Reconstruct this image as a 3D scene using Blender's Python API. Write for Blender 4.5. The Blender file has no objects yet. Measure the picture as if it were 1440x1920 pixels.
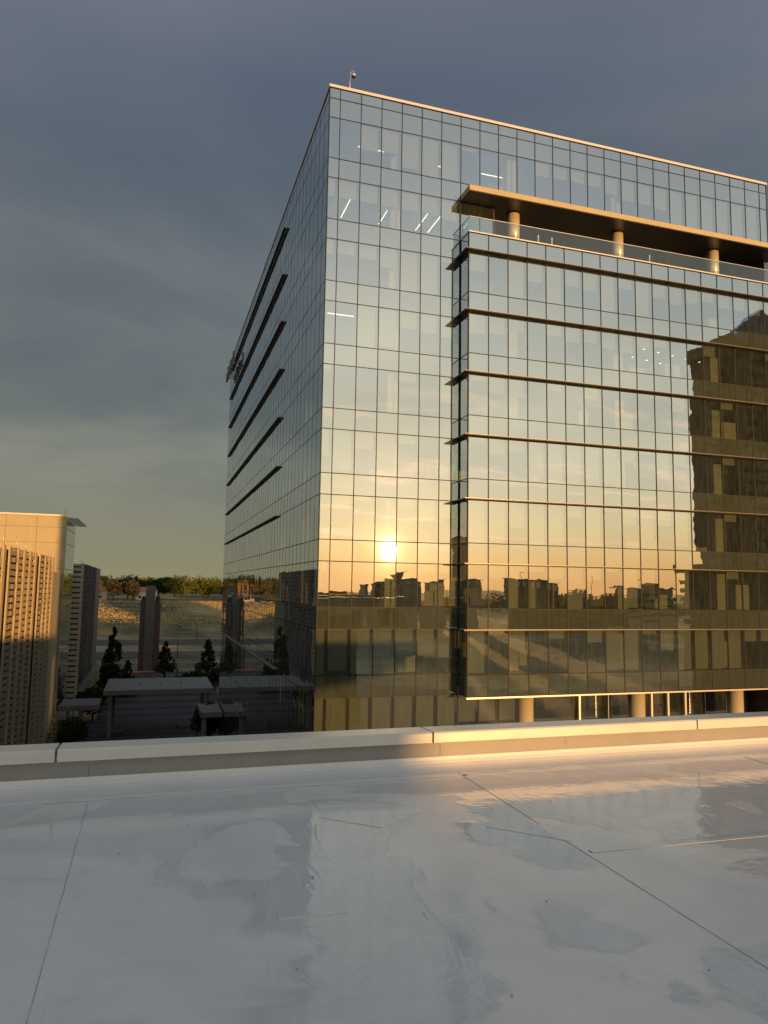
import bpy, math, random
from mathutils import Matrix, Vector
R_ = random.Random(7)
sc = bpy.context.scene
COL = sc.collection
rad = math.radians

# ---------------------------------------------------------------- camera
cam_d = bpy.data.cameras.new("camera"); cam = bpy.data.objects.new("camera", cam_d); COL.objects.link(cam)
F_PX = 1370.39; YAW, PIT, ROL = 0.305966, 0.103651, 0.0159571
Fv = Vector((math.sin(YAW)*math.cos(PIT), math.cos(YAW)*math.cos(PIT), math.sin(PIT)))
R0 = Vector((math.cos(YAW), -math.sin(YAW), 0)); U0 = R0.cross(Fv)
Rv = R0*math.cos(ROL)+U0*math.sin(ROL); Uv = -R0*math.sin(ROL)+U0*math.cos(ROL)
cam.matrix_world = Matrix(((Rv.x, Uv.x, -Fv.x, 0), (Rv.y, Uv.y, -Fv.y, 0), (Rv.z, Uv.z, -Fv.z, 0), (0, 0, 0, 1)))
cam_d.sensor_fit = 'HORIZONTAL'; cam_d.sensor_width = 36; cam_d.lens = 36*F_PX/1440
cam_d.clip_start = 0.05; cam_d.clip_end = 12000
sc.camera = cam

# ---------------------------------------------------------------- sun and sky
SAZ, SEL = rad(18.08), rad(3.15)          # the sun stands behind the camera, low
SD = Vector((math.sin(SAZ)*math.cos(SEL), -math.cos(SAZ)*math.cos(SEL), math.sin(SEL)))
sun_d = bpy.data.lights.new("sun", 'SUN'); sun = bpy.data.objects.new("sun", sun_d); COL.objects.link(sun)
sun.rotation_euler = (-SD).to_track_quat('-Z', 'Y').to_euler()
sun_d.energy = 4.9; sun_d.angle = rad(0.75); sun_d.color = (1.0, 0.51, 0.155)
sc.view_settings.view_transform = 'Standard'; sc.view_settings.look = 'None'
sc.view_settings.exposure = 0.06; sc.view_settings.gamma = 1
sc.cycles.caustics_reflective = False; sc.cycles.caustics_refractive = False
sc.cycles.max_bounces = 10; sc.cycles.transparent_max_bounces = 16; sc.cycles.glossy_bounces = 6
sc.cycles.sample_clamp_indirect = 6
sc.cycles.use_denoising = True

w = bpy.data.worlds.new("World"); sc.world = w; w.use_nodes = True
nt = w.node_tree; N = nt.nodes; L = nt.links; N.clear()
def nd(t, **k):
    n = N.new(t)
    for a, b in k.items(): setattr(n, a, b)
    return n
def wm(op, a, b=None, c=None, clamp=False):
    n = nd('ShaderNodeMath', operation=op); n.use_clamp = clamp
    for i, v in enumerate((a, b, c)):
        if v is None: continue
        if isinstance(v, (int, float)): n.inputs[i].default_value = v
        else: L.new(v, n.inputs[i])
    return n.outputs[0]
def wramp(fac, stops):
    n = nd('ShaderNodeValToRGB'); L.new(fac, n.inputs[0]); e = n.color_ramp.elements
    while len(e) < len(stops): e.new(0.5)
    for i, (p, c) in enumerate(stops): e[i].position = p; e[i].color = (*c, 1)
    return n.outputs[0]
def wmix(fac, a, b, bt='MIX'):
    n = nd('ShaderNodeMix', data_type='RGBA', blend_type=bt)
    if isinstance(fac, (int, float)): n.inputs[0].default_value = fac
    else: L.new(fac, n.inputs[0])
    for i, v in ((6, a), (7, b)):
        if isinstance(v, tuple): n.inputs[i].default_value = (*v, 1)
        else: L.new(v, n.inputs[i])
    return n.outputs[2]
def wsmooth(v, a, b, lo=0.0, hi=1.0):
    n = nd('ShaderNodeMapRange', interpolation_type='SMOOTHSTEP'); L.new(v, n.inputs[0])
    for i, x in ((1, a), (2, b), (3, lo), (4, hi)): n.inputs[i].default_value = x
    return n.outputs[0]
tc = nd('ShaderNodeTexCoord'); vec = tc.outputs['Generated']
sep = nd('ShaderNodeSeparateXYZ'); L.new(vec, sep.inputs[0])
el = wm('MULTIPLY', wm('ARCSINE', sep.outputs[2]), 1/rad(90), clamp=True)
hl = wm('SQRT', wm('ADD', wm('MULTIPLY', sep.outputs[0], sep.outputs[0]), wm('MULTIPLY', sep.outputs[1], sep.outputs[1])))
dt = nd('ShaderNodeVectorMath', operation='DOT_PRODUCT'); L.new(vec, dt.inputs[0]); dt.inputs[1].default_value = SD
hd = nd('ShaderNodeVectorMath', operation='DOT_PRODUCT'); L.new(vec, hd.inputs[0]); hd.inputs[1].default_value = (math.sin(SAZ), -math.cos(SAZ), 0)
azf = wm('DIVIDE', hd.outputs['Value'], wm('MAXIMUM', hl, 0.001))
e_ = lambda d: d/90
storm = wramp(el, [(0, (.285, .262, .155)), (e_(3), (.245, .243, .170)), (e_(8), (.215, .228, .190)), (e_(16), (.192, .212, .200)),
                   (e_(26), (.166, .188, .200)), (e_(36), (.142, .166, .208)), (e_(50), (.21, .225, .255)), (1, (.29, .295, .295))])
gold = wramp(el, [(0, (1.15, .50, .13)), (e_(2.2), (1.20, .70, .25)), (e_(4.5), (1.14, .88, .46)), (e_(9), (.98, .93, .68)), (e_(20), (.68, .74, .67)),
                  (e_(30), (.47, .55, .60)), (e_(42), (.36, .43, .51)), (1, (.27, .28, .31))])
side = wsmooth(azf, -0.55, 0.75)
base = wmix(side, storm, gold)
# clouds: soft banks on a plane overhead, so they stretch towards the horizon
inv = wm('DIVIDE', 1.0, wm('ADD', wm('MAXIMUM', sep.outputs[2], 0.0), 0.12))
pv = nd('ShaderNodeVectorMath', operation='SCALE'); L.new(vec, pv.inputs[0]); L.new(inv, pv.inputs['Scale'])
def wnoise(scale, detail, rough, dist=0.0, off=(0, 0, 0), sxyz=(1, 1, 0.3)):
    mp = nd('ShaderNodeMapping'); L.new(pv.outputs[0], mp.inputs[0]); mp.inputs['Location'].default_value = off; mp.inputs['Scale'].default_value = sxyz
    n = nd('ShaderNodeTexNoise'); L.new(mp.outputs[0], n.inputs['Vector'])
    n.inputs['Scale'].default_value = scale; n.inputs['Detail'].default_value = detail; n.inputs['Roughness'].default_value = rough; n.inputs['Distortion'].default_value = dist
    return n.outputs[0]
n1 = wnoise(0.95, 6, 0.52, 0.5, (3.1, 1.7, 0)); n2 = wnoise(0.42, 4, 0.5, 0.3, (9, 4, 0))
soft = wsmooth(n1, 0.35, 0.68)
stormc = wmix(wsmooth(n2, 0.36, 0.66), (.74, .79, .87), (1.22, 1.17, 1.12))
base = wmix(wsmooth(el, 0.02, 0.16), base, wmix(1.0, base, stormc, 'MULTIPLY'))
base = wmix(wm('MULTIPLY', wsmooth(el, 0.03, 0.16), wsmooth(azf, .6, .0, .35, 1.0)), base, wmix(1.0, base, wmix(soft, (.84, .87, .92), (1.30, 1.24, 1.16)), 'MULTIPLY'))
# thin lit streaks on the sunset side
n3 = wnoise(1.15, 7, 0.6, 1.3, (1.3, 7.7, 0), (0.55, 1.5, 0.6))
streak = wm('MULTIPLY', wsmooth(n3, 0.53, 0.67), wm('MULTIPLY', wsmooth(azf, 0.1, 0.8), wsmooth(el, 0.02, 0.06)))
streak = wm('MULTIPLY', streak, wsmooth(el, 0.20, 0.12))
base = wmix(wm('MULTIPLY', streak, 0.80), base, (1.65, 1.15, .78))
# aureole round the sun
ang = wm('ARCCOSINE', wm('MINIMUM', dt.outputs['Value'], 0.999999))
def glow(width, k): return wm('MULTIPLY', wm('EXPONENT', wm('MULTIPLY', wm('POWER', wm('DIVIDE', ang, rad(width)), 2.0), -1.0)), k)
g = nd('ShaderNodeMix', data_type='RGBA'); 
def scaled(col, v):
    n = nd('ShaderNodeVectorMath', operation='SCALE'); n.inputs[0].default_value = col; L.new(v, n.inputs['Scale']); return n.outputs[0]
def vadd(a, b):
    n = nd('ShaderNodeVectorMath', operation='ADD'); L.new(a, n.inputs[0]); L.new(b, n.inputs[1]); return n.outputs[0]
tot = vadd(base, scaled((1, .78, .42), glow(0.62, 14)))
tot = vadd(tot, scaled((1, .62, .20), glow(1.6, 1.6)))
tot = vadd(tot, scaled((1, .58, .18), glow(6.5, .55)))
tot = vadd(tot, scaled((1, .80, .54), glow(24, .34)))
below = wsmooth(sep.outputs[2], -0.02, 0.0)
tot = wmix(below, (.03, .026, .02), tot)
sky = nd('ShaderNodeTexSky', sky_type='NISHITA'); sky.sun_disc = False; sky.sun_elevation = SEL
sky.sun_rotation = math.atan2(SD.x, SD.y); sky.air_density = 1.0; sky.dust_density = 1.5
b1 = nd('ShaderNodeBackground'); b1.inputs[1].default_value = 0.05; L.new(sky.outputs[0], b1.inputs[0])
b2 = nd('ShaderNodeBackground'); b2.inputs[1].default_value = 1.0; L.new(tot, b2.inputs[0])
ms = nd('ShaderNodeMixShader'); ms.inputs[0].default_value = 0.93; L.new(b1.outputs[0], ms.inputs[1]); L.new(b2.outputs[0], ms.inputs[2])
out = nd('ShaderNodeOutputWorld'); L.new(ms.outputs[0], out.inputs[0])

# ---------------------------------------------------------------- helpers
class MB:
    """collects faces, links them as ONE mesh object"""
    def __init__(s): s.v = []; s.f = []; s.m = []; s.sm = []
    def poly(s, pts, mi=0, smooth=False):
        i = len(s.v); s.v += [tuple(p) for p in pts]; s.f.append(list(range(i, i+len(pts)))); s.m.append(mi); s.sm.append(smooth)
    def box(s, x0, x1, y0, y1, z0, z1, mi=0):
        if x0 > x1: x0, x1 = x1, x0
        if y0 > y1: y0, y1 = y1, y0
        if z0 > z1: z0, z1 = z1, z0
        i = len(s.v)
        s.v += [(x0,y0,z0),(x1,y0,z0),(x1,y1,z0),(x0,y1,z0),(x0,y0,z1),(x1,y0,z1),(x1,y1,z1),(x0,y1,z1)]
        for q in ((0,3,2,1),(4,5,6,7),(0,1,5,4),(1,2,6,5),(2,3,7,6),(3,0,4,7)):
            s.f.append([i+k for k in q]); s.m.append(mi); s.sm.append(False)
        return s
    def obox(s, c, ang, lx, ly, z0, z1, mi=0):
        ca, sa = math.cos(ang), math.sin(ang); i = len(s.v)
        for z in (z0, z1):
            for a, b in ((-1,-1),(1,-1),(1,1),(-1,1)):
                u, v = a*lx/2, b*ly/2; s.v.append((c[0]+u*ca-v*sa, c[1]+u*sa+v*ca, z))
        for q in ((0,3,2,1),(4,5,6,7),(0,1,5,4),(1,2,6,5),(2,3,7,6),(3,0,4,7)):
            s.f.append([i+k for k in q]); s.m.append(mi); s.sm.append(False)
        return s
    def tube(s, pts, rs, n=10, mi=0, cap=True):
        pts = [Vector(p) for p in pts]; rings = []
        for k, p in enumerate(pts):
            d = (pts[min(k+1, len(pts)-1)]-pts[max(k-1, 0)]).normalized()
            a = d.cross(Vector((0, 0, 1)))
            a = Vector((1, 0, 0)) if a.length < 1e-3 else a.normalized()
            b = d.cross(a); i = len(s.v); r = rs[k] if isinstance(rs, (list, tuple)) else rs
            for j in range(n):
                t = 2*math.pi*j/n; s.v.append(tuple(p+a*(r*math.cos(t))+b*(r*math.sin(t))))
            rings.append(i)
        for k in range(len(rings)-1):
            for j in range(n):
                a, b = rings[k], rings[k+1]; s.f.append([a+j, a+(j+1) % n, b+(j+1) % n, b+j]); s.m.append(mi); s.sm.append(True)
        if cap:
            s.f.append([rings[0]+j for j in range(n)][::-1]); s.m.append(mi); s.sm.append(False)
            s.f.append([rings[-1]+j for j in range(n)]); s.m.append(mi); s.sm.append(False)
        return s
    def lathe(s, c, prof, n=20, mi=0):
        return s.tube([(c[0], c[1], c[2]+z) for r, z in prof], [max(r, 1e-3) for r, z in prof], n, mi)
    def mesh(s, name, mats):
        me = bpy.data.meshes.new(name); me.from_pydata(s.v, [], s.f)
        for m in (mats if isinstance(mats, (list, tuple)) else [mats]): me.materials.append(m)
        me.polygons.foreach_set('material_index', s.m); me.polygons.foreach_set('use_smooth', s.sm); me.update()
        return me
    def build(s, name, mats, parent=None, bevel=0.0):
        o = bpy.data.objects.new(name, s.mesh(name, mats)); COL.objects.link(o)
        if parent:
            o.parent = parent; q = parent; off = Vector(parent.location)
            while q.parent: q = q.parent; off += Vector(q.location)
            o.location = -off
        if bevel:
            b = o.modifiers.new('bevel', 'BEVEL'); b.width = bevel; b.segments = 2; b.limit_method = 'ANGLE'
        return o
def tag(o, label=None, cat=None, group=None, kind=None):
    for k, v in (('label', label), ('category', cat), ('group', group), ('kind', kind)):
        if v: o[k] = v
    return o
def empty(name, loc, label, cat, group=None):
    o = bpy.data.objects.new(name, None); COL.objects.link(o); o.location = loc
    return tag(o, label, cat, group)
def box(*a): return MB().box(*a)
def copy_tree(o, loc, label, group=None):
    r = o.copy(); COL.objects.link(r); r.location = loc; r['label'] = label
    if group: r['group'] = group
    for ch in [c for c in bpy.data.objects if c.parent == o]:
        c = ch.copy(); COL.objects.link(c); c.parent = r
        for g2 in [c2 for c2 in bpy.data.objects if c2.parent == ch]:
            d = g2.copy(); COL.objects.link(d); d.parent = c
    return r

def mat(name, col, rough=0.6, metal=0.0, spec=0.5, noise=None, bump=None, emit=None):
    m = bpy.data.materials.new(name); m.use_nodes = True; t = m.node_tree; b = t.nodes['Principled BSDF']
    b.inputs['Base Color'].default_value = (*col, 1); b.inputs['Roughness'].default_value = rough
    b.inputs['Metallic'].default_value = metal; b.inputs['Specular IOR Level'].default_value = spec
    if noise:
        sc_, amt = noise[0], noise[1]; st = noise[2] if len(noise) > 2 else (1, 1, 1)
        ge = t.nodes.new('ShaderNodeTexCoord'); mp = t.nodes.new('ShaderNodeMapping'); mp.inputs['Scale'].default_value = st
        t.links.new(ge.outputs['Object'], mp.inputs[0])
        n = t.nodes.new('ShaderNodeTexNoise'); n.inputs['Scale'].default_value = sc_; n.inputs['Detail'].default_value = 6; n.inputs['Roughness'].default_value = 0.6
        t.links.new(mp.outputs[0], n.inputs['Vector'])
        r = t.nodes.new('ShaderNodeMapRange'); r.inputs[1].default_value = .3; r.inputs[2].default_value = .7
        r.inputs[3].default_value = 1-amt; r.inputs[4].default_value = 1+amt; t.links.new(n.outputs[0], r.inputs[0])
        mx = t.nodes.new('ShaderNodeVectorMath'); mx.operation = 'SCALE'; mx.inputs[0].default_value = col; t.links.new(r.outputs[0], mx.inputs['Scale'])
        t.links.new(mx.outputs[0], b.inputs['Base Color'])
    if bump:
        ge = t.nodes.new('ShaderNodeTexCoord'); n = t.nodes.new('ShaderNodeTexNoise'); n.inputs['Scale'].default_value = bump[0]; n.inputs['Detail'].default_value = 5
        t.links.new(ge.outputs['Object'], n.inputs['Vector'])
        bp = t.nodes.new('ShaderNodeBump'); bp.inputs['Distance'].default_value = bump[1]; bp.inputs['Strength'].default_value = 1
        t.links.new(n.outputs[0], bp.inputs['Height']); t.links.new(bp.outputs[0], b.inputs['Normal'])
    if emit:
        b.inputs['Emission Color'].default_value = (*emit[0], 1); b.inputs['Emission Strength'].default_value = emit[1]
    return m

def glass_mat(name, behind, refl=0.52, tint=(.92, .96, .98), transp=True, wob=1.0, expo=3.2, clean=(0.66, .73, .60)):
    """coated curtain wall glass: a strong mirror coat over either tinted clear glass or a painted back"""
    m = bpy.data.materials.new(name); m.use_nodes = True; t = m.node_tree; t.nodes.clear()
    n_ = t.nodes.new; l_ = t.links.new
    ge = n_('ShaderNodeNewGeometry')
    a = n_('ShaderNodeTexNoise'); a.inputs['Scale'].default_value = 0.9; a.inputs['Detail'].default_value = 1.5
    l_(ge.outputs['Position'], a.inputs['Vector'])
    bp = n_('ShaderNodeBump'); bp.inputs['Distance'].default_value = 0.0021*wob; bp.inputs['Strength'].default_value = 1; l_(a.outputs[0], bp.inputs['Height'])
    g_ = n_('ShaderNodeBsdfAnisotropic') if False else n_('ShaderNodeBsdfGlossy'); g_.inputs['Roughness'].default_value = 0.0
    g_.inputs['Color'].default_value = (*tint, 1); l_(bp.outputs[0], g_.inputs['Normal'])
    lw = n_('ShaderNodeLayerWeight'); lw.inputs['Blend'].default_value = 0.5
    pw = n_('ShaderNodeMath'); pw.operation = 'POWER'; l_(lw.outputs['Facing'], pw.inputs[0]); pw.inputs[1].default_value = expo
    ma = n_('ShaderNodeMath'); ma.operation = 'MULTIPLY_ADD'; l_(pw.outputs[0], ma.inputs[0]); ma.inputs[1].default_value = 1-refl; ma.inputs[2].default_value = refl
    mx = n_('ShaderNodeMixShader'); l_(ma.outputs[0], mx.inputs[0]); l_(g_.outputs[0], mx.inputs[2])
    # dust film
    dn = n_('ShaderNodeTexNoise'); dn.inputs['Scale'].default_value = 1.6; dn.inputs['Detail'].default_value = 7; dn.inputs['Roughness'].default_value = .7
    mp = n_('ShaderNodeMapping'); mp.inputs['Scale'].default_value = (2.2, 2.2, .35); l_(ge.outputs['Position'], mp.inputs[0]); l_(mp.outputs[0], dn.inputs['Vector'])
    dr = n_('ShaderNodeMapRange'); dr.inputs[1].default_value = .35; dr.inputs[2].default_value = .75; dr.inputs[3].default_value = .015; dr.inputs[4].default_value = .06; l_(dn.outputs[0], dr.inputs[0])
    df = n_('ShaderNodeBsdfDiffuse'); df.inputs['Color'].default_value = (.5, .58, .45, 1)
    if transp:
        tr = n_('ShaderNodeBsdfTransparent'); tr.inputs['Color'].default_value = (*clean, 1); l_(tr.outputs[0], mx.inputs[1])
    else:
        d2 = n_('ShaderNodeBsdfDiffuse'); d2.inputs['Color'].default_value = (*behind, 1); l_(d2.outputs[0], mx.inputs[1])
    m2 = n_('ShaderNodeMixShader'); l_(dr.outputs[0], m2.inputs[0]); l_(mx.outputs[0], m2.inputs[1]); l_(df.outputs[0], m2.inputs[2])
    o = n_('ShaderNodeOutputMaterial'); l_(m2.outputs[0], o.inputs[0])
    return m

M = dict(
 glass=glass_mat('vision_glass', None),
 spandrel=glass_mat('spandrel_glass', (.047, .058, .036), transp=False),
 rail_glass=glass_mat('rail_glass', None, refl=0.10, clean=(.72, .80, .78), wob=.3),
 mullion=mat('mullion_bronze', (.018, .014, .012), .55, 0.0, .3),
 silver=mat('silver_metal', (.62, .60, .57), .32, .7),
 coping=mat('coping_metal', (.66, .62, .56), .35, .3),
 fin=mat('fin_dark_metal', (.028, .024, .022), .4, .4),
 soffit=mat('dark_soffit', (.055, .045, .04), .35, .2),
 column=mat('column_metal', (.70, .62, .48), .34, .35),
 blind=mat('blind_fabric', (.42, .42, .40), .9),
 slab=mat('slab_concrete', (.30, .29, .27), .8),
 core=mat('interior_wall', (.22, .20, .17), .9),
 partition=mat('partition_cream', (.60, .56, .46), .8),
 lamp=mat('office_lamp', (1, 1, 1), .5, emit=((1, .96, .88), 3.0)),
 white_metal=mat('white_metal', (.175, .17, .155), .6, .0, noise=(0.8, .08)),
 dark=mat('dark_metal', (.03, .03, .03), .4, .5),
 cream=mat('cream_panel', (.43, .37, .235), .7, noise=(0.5, .06)),
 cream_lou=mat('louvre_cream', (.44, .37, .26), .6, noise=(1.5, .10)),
 grey_lou=mat('louvre_grey', (.075, .072, .08), .6, noise=(1.5, .15)),
 back=mat('louvre_back', (.045, .035, .03), .8),  # shade in the gaps between boards put into this dark brown
 shade=mat('shade_dark', (.04, .036, .035), .8),  # near-black, gap shade put into the colour; also dark roofs, balconies, legs
 brick=mat('dark_brick', (.085, .05, .04), .8, noise=(2.2, .25)),
 shaft=mat('shaft_metal', (.115, .105, .098), .45, .3, noise=(.8, .12)),
 bark=mat('bark', (.06, .045, .03), .9, noise=(4, .3)),
 asphalt=mat('asphalt', (.060, .049, .038), .85, noise=(1.2, .2)),
 conc=mat('concrete_pale', (.22, .20, .175), .8, noise=(.6, .15)),
 roofing=mat('house_roof', (.30, .16, .09), .8, noise=(1, .2)),
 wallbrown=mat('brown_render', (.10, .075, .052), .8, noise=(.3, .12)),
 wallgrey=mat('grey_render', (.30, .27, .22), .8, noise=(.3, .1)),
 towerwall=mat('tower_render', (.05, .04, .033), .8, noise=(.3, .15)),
 darkwin=glass_mat('dark_window', (.02, .02, .022), refl=.10, transp=False),
 navy=glass_mat('navy_glass', (.02, .03, .05), refl=.12, transp=False, tint=(.7, .8, 1)),
 winglass=glass_mat('window_glass', (.03, .035, .04), refl=.30, transp=False),
 red=mat('red_paint', (.35, .03, .02), .6),
 stucco=mat('stucco_pale', (.55, .46, .36), .8),  # one even pale colour for houses and sheds
)

# ---------------------------------------------------------------- ground and terrain
def gz(y, x=0):
    P = [(-5000, -24), (140, -24), (165, -20.8), (200, -20.6), (315, -20.4), (430, -9.6), (520, -8.2), (900, -6.5), (6000, -6.0)]
    for (a, za), (b, zb) in zip(P, P[1:]):
        if y <= b:
            t = (y-a)/(b-a); return za+(zb-za)*t
    return -6.0
def ground_mat():
    m = bpy.data.materials.new('grass_ground'); m.use_nodes = True; t = m.node_tree; b = t.nodes['Principled BSDF']; b.inputs['Roughness'].default_value = .95
    g_ = t.nodes.new('ShaderNodeNewGeometry')
    def nz(s, st, d=6):
        mp = t.nodes.new('ShaderNodeMapping'); mp.inputs['Scale'].default_value = st; t.links.new(g_.outputs['Position'], mp.inputs[0])
        n = t.nodes.new('ShaderNodeTexNoise'); n.inputs['Scale'].default_value = s; n.inputs['Detail'].default_value = d; t.links.new(mp.outputs[0], n.inputs['Vector']); return n.outputs[0]
    r = t.nodes.new('ShaderNodeValToRGB'); t.links.new(nz(.03, (1, .45, 1)), r.inputs[0])
    e = r.color_ramp.elements; e[0].position = .38; e[0].color = (.085, .082, .036, 1); e[1].position = .62; e[1].color = (.36, .27, .14, 1)
    x = e.new(.5); x.color = (.19, .155, .07, 1)
    r2 = t.nodes.new('ShaderNodeMapRange'); r2.inputs[1].default_value = .3; r2.inputs[2].default_value = .7; r2.inputs[3].default_value = .6; r2.inputs[4].default_value = 1.4
    t.links.new(nz(.5, (.4, 1, 1), 8), r2.inputs[0])
    s = t.nodes.new('ShaderNodeVectorMath'); s.operation = 'SCALE'; t.links.new(r.outputs[0], s.inputs[0]); t.links.new(r2.outputs[0], s.inputs['Scale'])
    t.links.new(s.outputs[0], b.inputs['Base Color'])
    bp = t.nodes.new('ShaderNodeBump'); bp.inputs['Distance'].default_value = .5; t.links.new(nz(1.2, (1, 1, 1)), bp.inputs['Height']); t.links.new(bp.outputs[0], b.inputs['Normal'])
    return m
M['grass'] = ground_mat()
g = MB()
ys = [-5000, -2000, -800, -300, 0, 60, 100, 140, 152, 165, 200, 250, 315, 350, 390, 430, 470, 520, 700, 900, 2000, 6000]
xs = [-6000, -2500, -900, -400, -200, -100, -50, 0, 50, 100, 200, 400, 900, 2500, 6000]
for a, b in zip(ys, ys[1:]):
    for c, d in zip(xs, xs[1:]):
        g.poly([(c, a, gz(a)), (d, a, gz(a)), (d, b, gz(b)), (c, b, gz(b))])
tag(g.build('ground', M['grass']), kind='structure')
def strip(name, m, y0, y1, x0=-400, x1=400, lift=.05, n=1):
    b = MB(); cuts = sorted(set([y0, y1]+[y for y in ys if y0 < y < y1]))
    for a, c in zip(cuts, cuts[1:]): b.poly([(x0, a, gz(a)+lift), (x1, a, gz(a)+lift), (x1, c, gz(c)+lift), (x0, c, gz(c)+lift)])
    return tag(b.build(name, m), kind='structure')
strip('road', M['asphalt'], 262, 288); strip('pavement', M['conc'], 290, 293.5)
strip('road', M['asphalt'], 216, 238); strip('pavement', M['conc'], 250, 254)
strip('pavement', M['conc'], 204, 206.5); strip('path', M['conc'], 189, 191)
strip('road', M['asphalt'], -75, -25, -300, 500, .06)
# plaza
def plaza_mat():
    m = bpy.data.materials.new('plaza_paving'); m.use_nodes = True; t = m.node_tree; b = t.nodes['Principled BSDF']; b.inputs['Roughness'].default_value = .7
    g_ = t.nodes.new('ShaderNodeNewGeometry'); br = t.nodes.new('ShaderNodeTexBrick'); t.links.new(g_.outputs['Position'], br.inputs['Vector'])
    br.inputs['Color1'].default_value = (.052, .041, .041, 1); br.inputs['Color2'].default_value = (.038, .030, .030, 1); br.inputs['Mortar'].default_value = (.05, .04, .04, 1)
    br.inputs['Scale'].default_value = .55; br.inputs['Mortar Size'].default_value = .015; br.inputs['Brick Width'].default_value = 1.8
    wv = t.nodes.new('ShaderNodeTexWave'); wv.bands_direction = 'Y'; wv.inputs['Scale'].default_value = .075; wv.inputs['Distortion'].default_value = .6; t.links.new(g_.outputs['Position'], wv.inputs['Vector'])
    mr = t.nodes.new('ShaderNodeMapRange'); mr.inputs[3].default_value = .35; mr.inputs[4].default_value = 1.2; mr.inputs[1].default_value = .1; mr.inputs[2].default_value = .5; t.links.new(wv.outputs[0], mr.inputs[0])
    s = t.nodes.new('ShaderNodeVectorMath'); s.operation = 'SCALE'; t.links.new(br.outputs[0], s.inputs[0]); t.links.new(mr.outputs[0], s.inputs['Scale']); t.links.new(s.outputs[0], b.inputs['Base Color'])
    return m
M['plaza'] = plaza_mat()
tag(box(-11, 10.2, 60, 152, -24, -23.9).build('plaza', M['plaza']), kind='structure')
strip('forecourt', M['plaza'], 138, 184, -8, 14, .07)
k = MB()
for i in range(24):
    a = rad(200-i*6.2); x, y = 2+10*math.cos(a), 176+7*math.sin(a)
    a2 = rad(200-(i+1)*6.2); x2, y2 = 2+10*math.cos(a2), 176+7*math.sin(a2)
    k.obox(((x+x2)/2, (y+y2)/2), math.atan2(y2-y, x2-x), math.hypot(x2-x, y2-y)+.02, .3, gz(175), gz(175)+.28)
tag(k.build('kerb', M['red']), kind='structure')

# ---------------------------------------------------------------- main office building
MX, CX, CY, H, HV, ZF, ZT = 1.524, 10.31, 46.66, 4.3973, 2.9775, 29.50, 34.75
XE = CX+25*MX; YE = CY+43*MX; BY = CY-1.5; BX = 20.21; GR = -24.0
bld = empty('office_building', (CX, CY, GR), 'tall mirror glass office block with a projecting bay and dark horizontal fins', 'office building')
def flz(k): return ZF-k*H
def hdz(k): return ZF-k*H+HV
def proj(p):
    v = Vector(p); d = v.dot(Fv)
    return (720+F_PX*v.dot(Rv)/d, 960-F_PX*v.dot(Uv)/d) if d > .1 else None
def parea(q):
    s = [proj(p) for p in q]
    if None in s: return 0
    s = [(min(max(a, 0), 1440), min(max(b, 0), 1420)) for a, b in s]
    return abs(sum(s[i][0]*s[(i+1) % 4][1]-s[(i+1) % 4][0]*s[i][1] for i in range(4)))/2
vis, spn = [], []           # panes: (area, quad, inward normal, blind drop)
TR = lambda: R_.uniform(-.0034, .0034)
def pane(lst, u0, u1, z0, z1, P, Nn, drop=0.0):
    """P(u,z)->point on the facade plane; Nn = outward normal"""
    g_ = .03; a, b = TR(), TR()
    q = [P(u0+g_, z0+g_), P(u1-g_, z0+g_), P(u1-g_, z1-g_), P(u0+g_, z1-g_)]
    q = [tuple(Vector(p)+Vector(Nn)*(a*s1+b*s2)) for p, s1, s2 in zip(q, (-1, 1, 1, -1), (-1, -1, 1, 1))]
    lst.append((parea(q), q, Nn, drop, (u0, u1, z0, z1, P)))
mull, trans = [], []
def vmull(P, Nn, u, z0, z1, w_=.05, d=.03):
    b = MB(); n = Vector(Nn); a = Vector(P(u-w_/2, z0)); c = Vector(P(u+w_/2, z0)); 
    pts = [a-n*.12, a+n*d, c+n*d, c-n*.12]
    b.box(min(p.x for p in pts), max(p.x for p in pts), min(p.y for p in pts), max(p.y for p in pts), z0, z1); mull.append(b)
def hbar(P, Nn, u0, u1, z, w_=.045, d=.02):
    n = Vector(Nn); a = Vector(P(u0, z)); c = Vector(P(u1, z)); pts = [a-n*.10, a+n*d, c+n*d, c-n*.10]
    b = MB(); b.box(min(p.x for p in pts), max(p.x for p in pts), min(p.y for p in pts), max(p.y for p in pts), z-w_/2, z+w_/2); trans.append(b)
PF = lambda u, z: (CX+u, CY, z); PB = lambda u, z: (BX+u, BY, z); PL = lambda u, z: (CX, CY+u, z); PS = lambda u, z: (BX, BY+u, z)
NF, NL = (0, -1, 0), (-1, 0, 0)
WF = 25*MX; ub = BX-CX
cutsF = [0]+[(i+.5)*MX for i in range(25)]+[WF]
BL = {0: [0, 0, .6, .55, .85, .97, .92, .1, 0, 0, 0, .35, .33, .33, .33, .45, .55, .55, .6, 1, 1, 1, 1, .97, .97, .9],
      1: [.42, .42, .42, .42, .42, .42, .5], 2: [.35, .3, .33, .45, .97, .97, .1], 3: [0, 0, .95, .9, .4, .45, .5],
      4: [.1, 0, 0, 0, .2, 0, .6], 5: [.6, .9, .4, 1, .2, 0, .5], 6: [0, .3, .1, 0, .2, .5, .4], 7: [.2, 0, 0, .3, 0, .2, .2], 8: [.95, .9, .97, .6, .62, .6, .65], 9: [.9, .9, .9, .9, .9, .9, .9]}
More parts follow.
